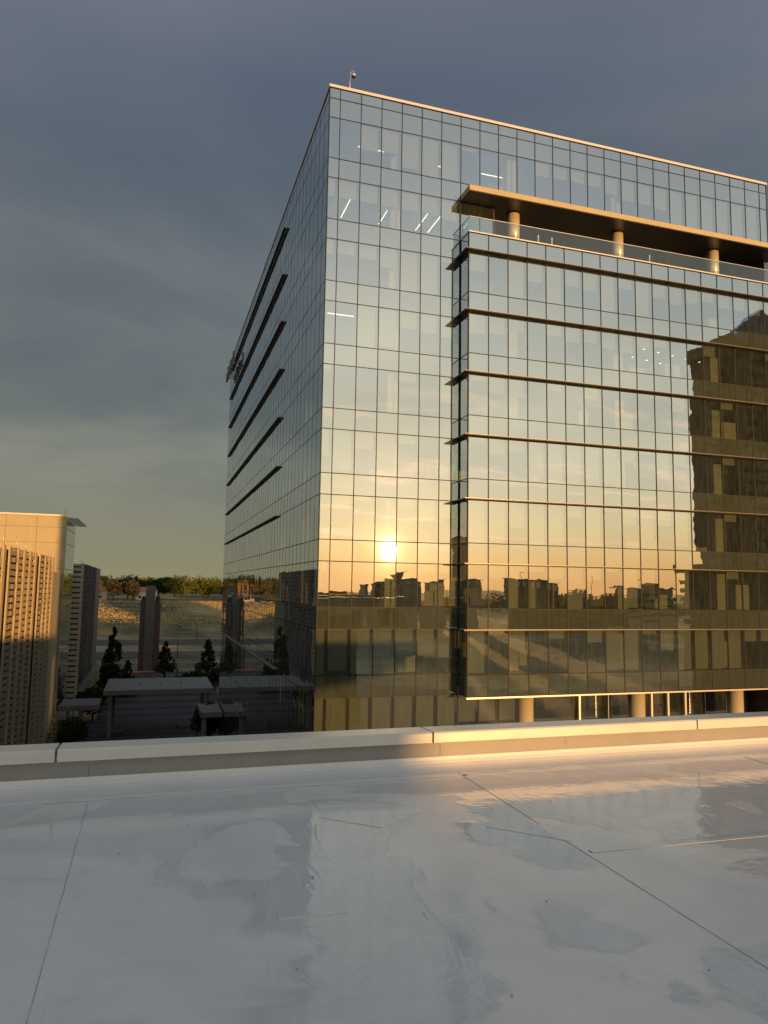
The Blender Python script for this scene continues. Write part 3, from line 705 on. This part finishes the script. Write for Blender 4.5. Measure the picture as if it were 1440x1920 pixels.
tree('shade_tree', 9.0, 112, GR, 5.6, 5.4, 2.0, 2000, .26, M['lf_dark'], 'dark leafy tree on the plaza at the foot of the glass facade', seed=7)
tree('shade_tree', -10.2, 116, GR, 6.6, 4.4, .8, 2200, .26, M['lf_dark'], 'dark leafy shrub tree left of the long canopy post', seed=8)
tree('shade_tree', -8.7, 141, GR, 7.5, 6.0, .6, 2200, .3, M['lf_dark'], 'dark low tree behind the canopy beside the slatted screen', seed=9)
tree('shade_tree', 12.4, 16, GR, 5.6, 15.2, 3.0, 2600, .3, M['lf_dark'], 'dark conifer standing below the roof edge, seen mirrored in the glass', shape='cone', seed=10)
hb = None
for i, (x, s_) in enumerate(((6.6, 2.6), (8.3, 2.9), (10.0, 3.0), (11.6, 2.6), (13.4, 2.9), (15.2, 3.0), (17.2, 2.8), (19.3, 3.0), (21.8, 2.8), (24.5, 3.1))):
    o = tree('hedge_shrub', x, 160+(i % 3)*1.4, g_(161), s_*1.25, s_*1.3, .1, 700, .24, M['lf_dark'], 'dark rounded shrub in the hedge row under the road', 'shrub', seed=20+i, group='shrubs in the dark hedge row')
# far trees at the top of the field
protos = []
spec = [('lf_green', 18, 13, 'round'), ('lf_green', 24, 15, 'round'), ('lf_dark', 20, 13, 'round'), ('lf_olive', 20, 13, 'round'), ('lf_gold', 11, 12, 'round')]
def far_tree(kind, x, y, scl, label, group, seed):
    mm, w_, h_, sh = spec[kind]
    o = tree('field_tree', x, y, gz(y), w_*scl, h_*scl, 1.4*scl, 1500, .62*scl, M[mm], label, 'tree', sh, seed, group); return o
fr = random.Random(5)
lab = ['tree with green round crown in the row beyond the field', 'broad green tree in the row beyond the field', 'dark green tree in the row beyond the field', 'olive brown tree in the row beyond the field', 'orange autumn tree at the far edge of the field']
grp = ['green trees beyond the field', 'broad green trees beyond the field', 'dark trees beyond the field', 'olive trees beyond the field', 'orange autumn trees beyond the field']
pts = []
for x in (-19, -9.5, 1.0): pts.append((4, x-10, 436, 1.0))
for x, k_ in ((-27, 0), (-13, 2), (5, 2), (18, 1), (34, 1), (50, 2)): pts.append((k_, x, 470+fr.uniform(-8, 8), fr.uniform(.9, 1.1)))
for x in (52, 66, 78): pts.append((3, x, 440+fr.uniform(-6, 6), fr.uniform(.85, 1.05)))
for x in range(-170, -35, 11): pts.append((fr.choice([0, 1, 2, 3, 4]), x+fr.uniform(-3, 3), 445+fr.uniform(0, 30), fr.uniform(.85, 1.15)))
for x in range(-60, 140, 13): pts.append((fr.choice([0, 2, 2, 1]), x+fr.uniform(-4, 4), 520+fr.uniform(0, 30), fr.uniform(.9, 1.2)))
tp = {}
own = {0: 'leftmost of the three orange trees at the field edge', 1: 'middle one of the three orange trees at the field edge', 2: 'orange tree nearest the brick pylon at the field edge',
       3: 'green tree farthest left, behind the orange trees', 4: 'dark tree behind the orange trees beside the reddish roof', 5: 'dark tree right behind the top of the brick pylon', 6: 'broad green tree just right of the brick pylon top',
       7: 'second broad green tree right of the brick pylon', 8: 'dark tree between the broad green tree and the olive trees', 9: 'olive tree left of the pale sheds', 10: 'olive tree behind the long pale shed', 11: 'olive tree at the edge of the glass building'}
for i, (k_, x, y, s_) in enumerate(pts):
    key = (k_, i % 2)
    if key not in tp:
        tp[key] = far_tree(k_, x, y, 1.0, lab[k_], grp[k_], 60+i); o = tp[key]
    else: o = copy_tree(tp[key], (x, y, gz(y)), lab[k_], grp[k_])
    if i in own: o['label'] = own[i]
    o.scale = (s_, s_, s_); o.rotation_euler = (0, 0, fr.uniform(0, 6))
# far wood to the horizon: a mass nobody could count
def wood(seed, y0, y1, x0, x1, n, hh, base):
    r = random.Random(seed); b = MB()
    for i in range(n):
        x, y = r.uniform(x0, x1), r.uniform(y0, y1); hgt = hh*(0.65+.35*math.sin(x*.021+y*.01)*math.sin(x*.053+2))*r.uniform(.6, 1.1)
        for k_ in range(9):
            p = Vector((x+r.uniform(-5, 5), y+r.uniform(-4, 4), gz(y)+base+hgt*r.uniform(.1, 1))); a = Vector((r.gauss(0, 1), r.gauss(0, 1), r.gauss(0, 1))).normalized(); q = a.cross(Vector((r.gauss(0, 1), .3, 1))).normalized()
            s_ = r.uniform(1.2, 2.6); b.poly([p-a*s_, p+q*s_*.7, p+a*s_, p-q*s_*.7])
    return b
tag(wood(3, 640, 900, -420, 330, 4200, 14, 0).build('far_wood', M['lf_olive']), kind='stuff', label='hazy wood along the horizon beyond the field', cat='wood')
tag(wood(4, 1500, 2200, -1500, 1200, 3800, 20, 0).build('far_wood', M['lf_dark']), kind='stuff', label='farthest dark line of woods on the horizon', cat='wood')
# dry grass standing on the slope
r = random.Random(12); b = MB()
for i in range(26000):
    y = 330+110*r.random()**.6; x = r.uniform(-75, 75)
    if math.sin(x*.05+y*.09)+math.sin(y*.4+x*.02)*.6+r.gauss(0, .7) < 0: continue
    a = r.uniform(0, 3.14); s_ = r.uniform(.25, .6); z = gz(y); c, s2 = math.cos(a)*s_, math.sin(a)*s_
    b.poly([(x-c, y-s2, z-.02), (x+c, y+s2, z-.02), (x+c*.7, y+s2*.7, z+r.uniform(.12, .3)), (x-c*.5, y-s2*.5, z+r.uniform(.12, .3))])
M['straw'] = leaf_mat('dry_grass', (.22, .17, .06), (.55, .42, .20), .15)
tag(b.build('dry_grass', M['straw']), kind='stuff', label='dry pale grass growing on the field slope', cat='grass')
# house in the trees, low sheds at the field edge
def house(x, y, w_, d, h_, label, name='house'):
    z = gz(y); o = empty(name, (x, y, z), label, name)
    MB().box(x-w_/2, x+w_/2, y, y+d, z, z+h_).build('wall', M['stucco'], o)
    rb = MB(); e = .5; rb.poly([(x-w_/2-e, y-e, z+h_), (x+w_/2+e, y-e, z+h_), (x+w_/2-1.5, y+d/2, z+h_+2.6), (x-w_/2+1.5, y+d/2, z+h_+2.6)])
    rb.poly([(x+w_/2+e, y+d+e, z+h_), (x-w_/2-e, y+d+e, z+h_), (x-w_/2+1.5, y+d/2, z+h_+2.6), (x+w_/2-1.5, y+d/2, z+h_+2.6)])
    rb.poly([(x+w_/2+e, y-e, z+h_), (x+w_/2+e, y+d+e, z+h_), (x+w_/2-1.5, y+d/2, z+h_+2.6)]); rb.poly([(x-w_/2-e, y+d+e, z+h_), (x-w_/2-e, y-e, z+h_), (x-w_/2+1.5, y+d/2, z+h_+2.6)])
    rb.build('roof', M['roofing'], o)
    for i in range(3): box(x-w_/2+1.5+i*w_/3.3, x-w_/2+3+i*w_/3.3, y-.06, y+.05, z+1, z+2.4).build('window', M['winglass'], o)
house(-2, 455, 12, 9, 5.0, 'house with a reddish roof among the trees behind the field')
house(-31, 452, 14, 9, 5.2, 'second house with reddish roof half hidden behind orange trees')
tag(box(71, 80, 425, 431, gz(428)-.5, gz(428)+2.4).build('storage_shed', M['stucco']), 'long pale shed at the right end of the field', 'shed')
tag(box(82, 87, 426, 431, gz(428)-.5, gz(428)+2.2).build('storage_shed', M['stucco']), 'shorter pale shed at the field edge beside the long shed', 'shed')

# ---------------------------------------------------------------- our own roof
RZ = -1.50; PX0, PX1 = -40, 30.5
def roof_mat():
    m = bpy.data.materials.new('roof_membrane'); m.use_nodes = True; t = m.node_tree; b = t.nodes['Principled BSDF']
    g_ = t.nodes.new('ShaderNodeNewGeometry')
    def nz(s, st=(1, 1, 1), d=4, dist=0, off=(0, 0, 0), rough=.5):
        mp = t.nodes.new('ShaderNodeMapping'); mp.inputs['Scale'].default_value = st; mp.inputs['Location'].default_value = off; t.links.new(g_.outputs['Position'], mp.inputs[0])
        n = t.nodes.new('ShaderNodeTexNoise'); n.inputs['Scale'].default_value = s; n.inputs['Detail'].default_value = d; n.inputs['Distortion'].default_value = dist; n.inputs['Roughness'].default_value = rough
        t.links.new(mp.outputs[0], n.inputs['Vector']); return n.outputs[0]
    def mr(v, a, b_, c, d, sm=True):
        n = t.nodes.new('ShaderNodeMapRange'); n.interpolation_type = 'SMOOTHSTEP' if sm else 'LINEAR'; t.links.new(v, n.inputs[0])
        for i, x in zip((1, 2, 3, 4), (a, b_, c, d)): n.inputs[i].default_value = x
        return n.outputs[0]
    sp = t.nodes.new('ShaderNodeSeparateXYZ'); t.links.new(g_.outputs['Position'], sp.inputs[0])
    def mth(op, a, b_):
        n = t.nodes.new('ShaderNodeMath'); n.operation = op
        for i, x in enumerate((a, b_)):
            if isinstance(x, (int, float)): n.inputs[i].default_value = x
            else: t.links.new(x, n.inputs[i])
        return n.outputs[0]
    pool = mth('MULTIPLY', mth('MULTIPLY', mr(sp.outputs[1], 4.2, 4.75, 0, 1), mr(sp.outputs[1], 5.55, 5.2, 0, 1)), mr(sp.outputs[0], 2.2, 3.4, 0, .13))
    wn = mth('ADD', nz(.95, (1, .8, 1), 6, .6, (2.4, 1.1, 0), .5), pool)
    wet = mr(wn, .475, .50, 0, 1)
    damp = nz(.45, d=3, off=(5, 5, 0)); fine = nz(60, d=3); grime = nz(2.5, (1, 1, 1), 8, .4, (7, 3, 0), .65)
    rgh = t.nodes.new('ShaderNodeMix'); rgh.data_type = 'FLOAT'; t.links.new(wet, rgh.inputs[0]); t.links.new(mr(damp, .35, .65, .14, .30), rgh.inputs[2]); rgh.inputs[3].default_value = .04
    t.links.new(rgh.outputs[0], b.inputs['Roughness'])
    c = t.nodes.new('ShaderNodeMix'); c.data_type = 'RGBA'; t.links.new(wet, c.inputs[0]); c.inputs[6].default_value = (.70, .695, .665, 1); c.inputs[7].default_value = (.63, .63, .61, 1)
    ring = mth('MULTIPLY', mr(wn, .455, .485, 0, 1), mr(wn, .515, .485, 0, 1))
    smud = mr(nz(5.5, (1, 1, 1), 9, .8, (3, 8, 0), .72), .60, .74, 0, 1)
    drt = mth('SUBTRACT', mr(grime, .3, .75, .91, 1.05, False), mth('ADD', mth('MULTIPLY', ring, .07), mth('MULTIPLY', smud, .10)))
    s = t.nodes.new('ShaderNodeVectorMath'); s.operation = 'SCALE'; t.links.new(c.outputs[2], s.inputs[0]); t.links.new(drt, s.inputs['Scale'])
    t.links.new(s.outputs[0], b.inputs['Base Color']); b.inputs['Specular IOR Level'].default_value = .55
    # ripples on the water, faint waviness of the sheet, a raised rim where the water ends
    h = t.nodes.new('ShaderNodeMath'); h.operation = 'MULTIPLY_ADD'; t.links.new(nz(9, (1, 2.4, 1), 3, .6), h.inputs[0]); h.inputs[1].default_value = .12
    wr_ = nz(1.7, (1.6, .5, 1), 2, 1.4, (2, 6, 0)); ridge = mr(mth('ABSOLUTE', mth('SUBTRACT', wr_, .5), 0), .0, .05, .035, 0)
    t.links.new(mth('ADD', nz(1.3, d=2), ridge), h.inputs[2])
    bp = t.nodes.new('ShaderNodeBump'); bp.inputs['Distance'].default_value = .008; bp.inputs['Strength'].default_value = 1; t.links.new(h.outputs[0], bp.inputs['Height'])
    b2_ = t.nodes.new('ShaderNodeBump'); b2_.inputs['Distance'].default_value = .0012; t.links.new(wet, b2_.inputs['Height']); t.links.new(bp.outputs[0], b2_.inputs['Normal'])
    t.links.new(b2_.outputs[0], b.inputs['Normal'])
    return m
M['roofm'] = roof_mat()
M['cove'] = mat('flashing_membrane', (.62, .61, .59), .38, 0, .5, noise=(1.3, .05), bump=(3, .012))
M['pwall'] = mat('parapet_sheet', (.27, .255, .235), .5, .1, noise=(1.1, .10, (1, 1, .3)), bump=(2, .01))
M['copm'] = mat('coping_sheet', (.62, .595, .53), .33, .15, .5, noise=(1.6, .05), bump=(1.2, .006))
M['seam'] = mat('seam_grey', (.34, .34, .34), .8)  # flat grey for seam lines, coping joint, cracks and scraps
ow = empty('garage_building', (-5, -13, GR), 'low building with a wet white membrane roof in the foreground', 'building')
MB().box(PX0, PX1, -31.9, 5.80, RZ-.35, RZ).build('roof_deck', M['roofm'], ow)
MB().box(PX0, PX1, 5.96, 6.10, -3.0, -1.24).build('parapet_wall', M['wallgrey'], ow)
box(PX0, PX1, -31.9, 5.95, -3.0, -1.86).build('roof_beam', M['slab'], ow)
box(PX0, 20, -31.8, 5.8, GR, -3.01).build('wall', M['wallbrown'], ow)
box(PX0, 35.5, -60, -32.0, GR, -1.2).build('wall', M['wallbrown'], ow)
# flashing: a soft slope from the roof to the wall
c = MB(); prof = [(5.72, RZ+.0006), (5.77, RZ+.003), (5.82, RZ+.010), (5.855, RZ+.022), (5.885, RZ+.042), (5.90, RZ+.066), (5.907, RZ+.092), (5.96, RZ+.092)]
nseg = 120
for i in range(nseg):
    x0 = -6+i*(PX1+6)/nseg; x1 = -6+(i+1)*(PX1+6)/nseg
    for (ya, za), (yb, zb) in zip(prof, prof[1:]): c.poly([(x0, ya, za), (x1, ya, za), (x1, yb, zb), (x0, yb, zb)], 0, True)
c.build('flashing', M['cove'], ow)
pw = [-6, -.37, 2.40, 4.95, 8.1, 12, 16, 20, 24, 28, PX1]
for a, b_ in zip(pw, pw[1:]): MB().box(a+.001, b_-.001, 5.915+(.003 if pw.index(a) % 2 else 0), 5.958, RZ+.085, -1.285).build('parapet_panel', M['pwall'], ow)
MB().box(-6, PX1, 5.908, 5.9605, -1.315, -1.285).build('drip_edge', M['pwall'], ow)
cj = [-4.2, -.595, 2.325, 5.02, 8.1, 11.2, 14.3, 17.4, 20.5, 23.6, 26.7, PX1+.1]
for a, b_ in zip(cj, cj[1:]):
    cc = MB(); x0, x1 = a+.009, b_-.009; y0, y1 = 5.885, 6.20
    top = -1.2; pr = [(y0, -1.288), (y0, top-.012), (y0+.012, top), (y1-.012, top-.012), (y1, top-.024), (y1, -1.30)]
    for (ya, za), (yb, zb) in zip(pr, pr[1:]): cc.poly([(x0, ya, za), (x1, ya, za), (x1, yb, zb), (x0, yb, zb)])
    cc.poly([(x0, p[0], p[1]) for p in pr][::-1]); cc.poly([(x1, p[0], p[1]) for p in pr])
    cc.build('coping', M['copm'], ow)
MB().box(-4.2, PX1, 5.92, 6.18, -1.30, -1.25).build('coping_joint', M['seam'], ow)
# scratches and sealant cracks on the inner parapet
cr = random.Random(3)
def crack(x, z0, z1, y=5.9125):
    b = MB(); n = 7; px = x
    for i in range(n):
        nx = px+cr.uniform(-.012, .012); za = z0+(z1-z0)*i/n; zb = z0+(z1-z0)*(i+1)/n
        b.poly([(px-.0022, y-.001, za), (px+.0022, y-.001, za), (nx+.0022, y-.001, zb), (nx-.0022, y-.001, zb)]); px = nx
    b.build('sealant_crack', M['seam'], ow)
crack(3.62, -1.30, -1.375); crack(.98, -1.315, -1.36); crack(1.33, -1.31, -1.33); crack(4.55, -1.31, -1.325); crack(4.75, -1.31, -1.325); crack(-.30, -1.30, -1.38)
# seams of the membrane: overlapping sheet edges with a thin dark line
def seam(p0, p1, w_=.045, name='seam'):
    a = math.atan2(p1[1]-p0[1], p1[0]-p0[0]); Ln = math.hypot(p1[0]-p0[0], p1[1]-p0[1]); c_ = ((p0[0]+p1[0])/2, (p0[1]+p1[1])/2)
    nx, ny = -math.sin(a), math.cos(a)
    s = MB().obox((c_[0]+nx*w_/2, c_[1]+ny*w_/2), a, Ln, w_, RZ+.0003, RZ+.0020).build('seam_strip', M['roofm'], ow)
    n = max(2, int(Ln/.12)); b = MB(); r2 = random.Random(int(Ln*1000)); pv_ = p0
    for i in range(1, n+1):
        q = (p0[0]+(p1[0]-p0[0])*i/n+nx*r2.uniform(-.0015, .0015), p0[1]+(p1[1]-p0[1])*i/n+ny*r2.uniform(-.0015, .0015)); hw = .0017*r2.uniform(.4, 1.2)
        b.poly([(pv_[0]-nx*hw, pv_[1]-ny*hw, RZ+.0024), (q[0]-nx*hw, q[1]-ny*hw, RZ+.0024), (q[0]+nx*hw, q[1]+ny*hw, RZ+.0027), (pv_[0]+nx*hw, pv_[1]+ny*hw, RZ+.0027)]); pv_ = q
    b.build('seam_line', M['seam'], s)
seam((-.34, 5.60), (-.33, 1.2)); seam((2.48, 5.69), (2.42, 1.0)); seam((2.49, 3.81), (6.5, 3.75)); seam((-3, 5.60), (9, 5.62), .03); seam((5.3, 5.6), (5.25, 3.75))
def patch(pts):
    b = MB(); n = len(pts); lo = [(x, y, RZ+.0005) for x, y in pts]; hi = [(x*.985+sum(p[0] for p in pts)/n*.015, y*.985+sum(p[1] for p in pts)/n*.015, RZ+.0045) for x, y in pts]
    b.poly(hi, 0)
    for i in range(n): b.poly([lo[i], lo[(i+1) % n], hi[(i+1) % n], hi[i]])
    b.build('membrane_patch', M['roofm'], ow)
patch([(1.28, 3.35), (1.62, 3.33), (1.62, 3.27), (1.27, 3.28)]); patch([(.62, 3.52), (.95, 3.50), (.95, 3.44), (.62, 3.45)])
patch([(1.12, 4.85), (1.45, 4.55), (1.62, 4.65), (1.35, 5.0)]); patch([(1.15, 5.2), (1.4, 5.2), (1.38, 5.05), (1.15, 5.05)]); patch([(2.1, 4.4), (2.5, 4.0), (2.65, 4.15), (2.3, 4.5)])
deb = random.Random(9)
for i, (x, y, s_) in enumerate(((.87, 3.88, .016), (.55, 3.75, .006), (1.9, 3.3, .008), (-.1, 4.5, .007), (.3, 4.9, .006), (.62, 3.0, .006), (2.9, 4.6, .006), (1.35, 2.6, .006), (2.2, 2.55, .006))):
    b = MB(); b.obox((x, y), deb.uniform(0, 3), s_*1.6, s_*.7, RZ+.001, RZ+.005)
    tag(b.build('leaf_scrap', M['seam']), 'tiny dark scrap of leaf lying on the white roof', 'leaf', 'dark scraps on the roof')
# added unseen: neighbour block darkens the courtyard, roof block shades the left parapet
nbk = empty('sky_blocker', (-75, -20, GR), 'unseen tall brown block added left of the camera to deepen the courtyard shade', 'building')
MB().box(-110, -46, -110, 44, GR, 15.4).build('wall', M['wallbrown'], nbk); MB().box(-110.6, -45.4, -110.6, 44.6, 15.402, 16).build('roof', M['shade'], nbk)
rh = empty('roof_sun_blocker', (-12, -33, RZ), 'unseen low block added behind the camera to shade the left parapet', 'sun blocker')
MB().box(-38, 14.7, -34.5, -32.2, -1.2, 1.35).build('wall', M['wallgrey'], rh); MB().box(-38.2, 14.85, -34.7, -32.0, 1.352, 1.5).build('roof', M['coping'], rh)

# ---------------------------------------------------------------- the town behind the camera, seen mirrored in the glass
hr = empty('apartment_tower', (150, -75, GR), 'dark brown apartment tower with balconies and a navy glass crown, mirrored in the bay', 'apartment tower')
TX0, TX1, TYF, TYB = 135.5, 185, -60, -68
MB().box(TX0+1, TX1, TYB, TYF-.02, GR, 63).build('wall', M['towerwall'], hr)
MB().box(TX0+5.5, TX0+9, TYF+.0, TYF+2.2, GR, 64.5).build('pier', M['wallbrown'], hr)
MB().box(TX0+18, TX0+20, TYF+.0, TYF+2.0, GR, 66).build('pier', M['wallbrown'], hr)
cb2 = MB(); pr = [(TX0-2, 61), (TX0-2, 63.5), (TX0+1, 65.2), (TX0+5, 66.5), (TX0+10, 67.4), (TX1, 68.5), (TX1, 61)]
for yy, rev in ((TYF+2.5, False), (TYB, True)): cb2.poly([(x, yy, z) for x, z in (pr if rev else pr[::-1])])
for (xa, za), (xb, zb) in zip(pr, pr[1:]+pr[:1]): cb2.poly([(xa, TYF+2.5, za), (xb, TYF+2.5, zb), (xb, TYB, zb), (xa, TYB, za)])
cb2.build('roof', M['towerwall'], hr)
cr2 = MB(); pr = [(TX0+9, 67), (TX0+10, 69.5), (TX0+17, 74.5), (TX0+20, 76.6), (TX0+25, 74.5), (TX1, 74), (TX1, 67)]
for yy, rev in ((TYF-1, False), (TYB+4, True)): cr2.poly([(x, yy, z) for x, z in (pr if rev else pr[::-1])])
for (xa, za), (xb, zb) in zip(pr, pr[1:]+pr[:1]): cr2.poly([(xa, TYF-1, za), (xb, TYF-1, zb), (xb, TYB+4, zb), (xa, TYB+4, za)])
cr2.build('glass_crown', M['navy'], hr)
balc = []
for f in range(26):
    z = -18+f*3.15
    if z > 60: break
    for (x0, x1) in ((TX0-1.2, TX0+5.2), (TX0+9.6, TX0+16.5), (TX0+21, TX0+28)):
        bo = MB().box(x0, x1, TYF, TYF+2.4, z-.28, z).build('balcony', M['towerwall'], hr)
        rl = MB(); rl.box(x0, x1, TYF+2.3, TYF+2.36, z+1.02, z+1.1)
        for i in range(9): xx = x0+(x1-x0)*i/8; rl.box(xx-.03, xx+.03, TYF+2.3, TYF+2.36, z, z+1.02)
        rl.build('railing', M['dark'], bo)
        wb = MB()
        for i in range(3): xx = x0+.5+i*(x1-x0-.6)/3; wb.poly([(xx, TYF+.03, z+.1), (xx, TYF+.03, z+2.5), (xx+1.5, TYF+.03, z+2.5), (xx+1.5, TYF+.03, z+.1)])
        wb.build('window', M['darkwin'], hr)
# nearer dark house with cornice, and podium
nh = empty('balcony_house', (112, -35, GR), 'dark low block with stepped balconies under the tower, mirrored at the bay edge', 'apartment block')
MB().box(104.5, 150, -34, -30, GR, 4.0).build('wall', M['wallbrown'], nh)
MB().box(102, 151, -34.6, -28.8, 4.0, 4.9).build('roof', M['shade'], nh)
for z in (2.1, .4, -1.3, -3.2, -5.2, -8): 
    box(102.8, 104.48, -33.5, -29.5, z-.45, z+.4).build('balcony', M['shade'], nh)
gp = empty('parking_deck', (260, -305, GR), 'long dark parking deck on the mirrored skyline', 'parking garage')
for f in range(4): box(222, 320, -315, -300, -2.6-f*4-1.6, -2.6-f*4).build('deck', M['wallbrown'], gp)
box(223, 319, -314, -301.5, GR, -2.7).build('wall', M['shade'], gp)
for i in range(24): box(223+i*4, 224.6+i*4, -300.7, -300.2, -2.59, -.6).build('parapet_pier', M['wallbrown'], gp)
for z in (-1.1, -1.9): box(222.5, 320, -300.19, -300.1, z, z+.25).build('rail', M['dark'], gp)
def block(x0, x1, y0, y1, zt, m, label, oh=.6, name='low_building', win=True):
    k_ = 390/(91.8-y0); dpt = 10; x0, x1, zt, y0 = x0*k_, x1*k_, zt*k_*.85, -300; y1 = y0-dpt; oh *= 1.5
    o = empty(name, ((x0+x1)/2, y0, GR), label, 'building')
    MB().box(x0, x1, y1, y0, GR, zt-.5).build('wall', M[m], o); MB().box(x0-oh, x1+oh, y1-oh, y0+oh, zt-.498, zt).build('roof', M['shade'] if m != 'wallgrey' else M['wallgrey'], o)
    if win:
        n = max(2, int((x1-x0)/4))
        for i in range(n):
            xx = x0+(i+.3)*(x1-x0)/n; box(xx, xx+(x1-x0)/n*.45, y0-.02, y0+.05, zt-4.6, zt-1.8).build('window', M['winglass'], o)
    return o
block(118.6, 131.2, -70, -80, 1.7, 'wallgrey', 'pale pavilion with an overhanging flat roof on the mirrored skyline', 1.6, win=False)
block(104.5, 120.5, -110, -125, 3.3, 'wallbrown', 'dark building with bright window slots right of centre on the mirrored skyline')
block(108.5, 114.3, -150, -158, 3.3, 'wallgrey', 'small pale stair house at the left of the mirrored bay')
block(73.5, 84, -150, -165, 2.3, 'wallgrey', 'stepped apartment block nearest the mirrored sun', .3)  # grey walls near the mirrored sun: haze is put into their pale colour
block(82, 94, -156, -170, 3.6, 'wallgrey', 'taller middle apartment block right of the mirrored sun', .3)
block(96, 103, -152, -168, 3.4, 'wallgrey', 'wide apartment block beside the mirrored bay corner', .3)
block(65.3, 69, -120, -126, 1.6, 'wallgrey', 'little square pavilion left below the mirrored sun', .3)
block(60.4, 61.6, -120, -124, 1.5, 'wallgrey', 'narrow chimney block far left of the mirrored sun', .1, win=False)
fn = empty('water_tower', (134, -300, GR), 'flared funnel shaped water tower on the mirrored skyline', 'water tower')
MB().tube([(134, -300, GR), (134, -300, 1.5)], 1.6, 16).build('stem', M['wallgrey'], fn)
MB().lathe((134, -300, 1.5), [(1.6, 0), (2.2, 2.2), (3.4, 4.6), (4.8, 6.4), (0.1, 6.6)], 24).build('bowl', M['wallgrey'], fn)
for i, (x, y, hh, lb) in enumerate(((204, -296, 38, 'tall thin pole above the mirrored brown building'), (258, -296, 39, 'tall light pole centred over the mirrored deck'), (286, -296, 38, 'curved light pole left of the mirrored pavilion'), (222, -296, 37, 'thin pole at the left end of the mirrored deck'))):
    o = empty('light_pole', (x, y, GR), lb, 'light pole'); MB().tube([(x, y, GR), (x, y, GR+hh-4.5)], .17, 6).build('pole', M['dark'], o); MB().box(x-1.6, x+1.6, y-.1, y+.1, GR+hh-4.6, GR+hh-4.3).build('lamp_head', M['dark'], o)
fr2 = random.Random(77)
for i in range(16):
    x = -60+i*17+fr2.uniform(-4, 4); y = -330-fr2.uniform(0, 120); hh = fr2.uniform(-5, -1.0)
    o = empty('low_building', (x, y, GR), 'low roof far away on the mirrored horizon', 'building', 'low roofs on the mirrored horizon')
    MB().box(x-9, x+8, y-10, y, GR, hh).build('wall', M['wallbrown' if i % 2 else 'wallgrey'], o)
b = wood(8, -900, -600, -500, 700, 2600, 16, 0)
tag(b.build('far_wood', M['lf_dark']), kind='stuff', label='far tree line behind the camera, mirrored in the glass', cat='wood')

for i, (x, y, w2, lb) in enumerate(((-4.0, 119, 3.4, 'low dark bench wall at the front edge of the plaza'), (-4.4, 127, 3.0, 'low dark bench wall under the long canopy, left end'), (6.0, 118, 3.2, 'low dark bench wall right of the plaza middle'), (6.5, 131, 2.8, 'low dark bench wall under the right end of the canopy'))):
    o = empty('bench', (x, y, -23.9), lb, 'bench'); box(x-w2/2, x+w2/2, y-.3, y+.3, -23.45, -23.33).build('seat', M['white_metal'], o)
    for q in (-.8, .8): box(x+q*w2/2-.12, x+q*w2/2+.12, y-.22, y+.22, -23.9, -23.46).build('leg', M['shade'], o)
b0 = None
for i in range(6):
    x, y = -2.6+i*1.9, 168.5
    if b0 is None:
        b0 = empty('bollard', (x, y, gz(y)+.07), 'short pale bollard in the row by the pylon forecourt', 'bollard', 'bollards on the pylon forecourt')
        c1 = bpy.data.objects.new('post', MB().tube([(0, 0, 0), (0, 0, .95)], .12, 8).mesh('post', M['shaft'])); COL.objects.link(c1); c1.parent = b0
        c2 = bpy.data.objects.new('cap', MB().tube([(0, 0, .95), (0, 0, 1.08)], .14, 8).mesh('cap', M['coping'])); COL.objects.link(c2); c2.parent = b0
    else: copy_tree(b0, (x, y, gz(y)+.07), b0['label'])
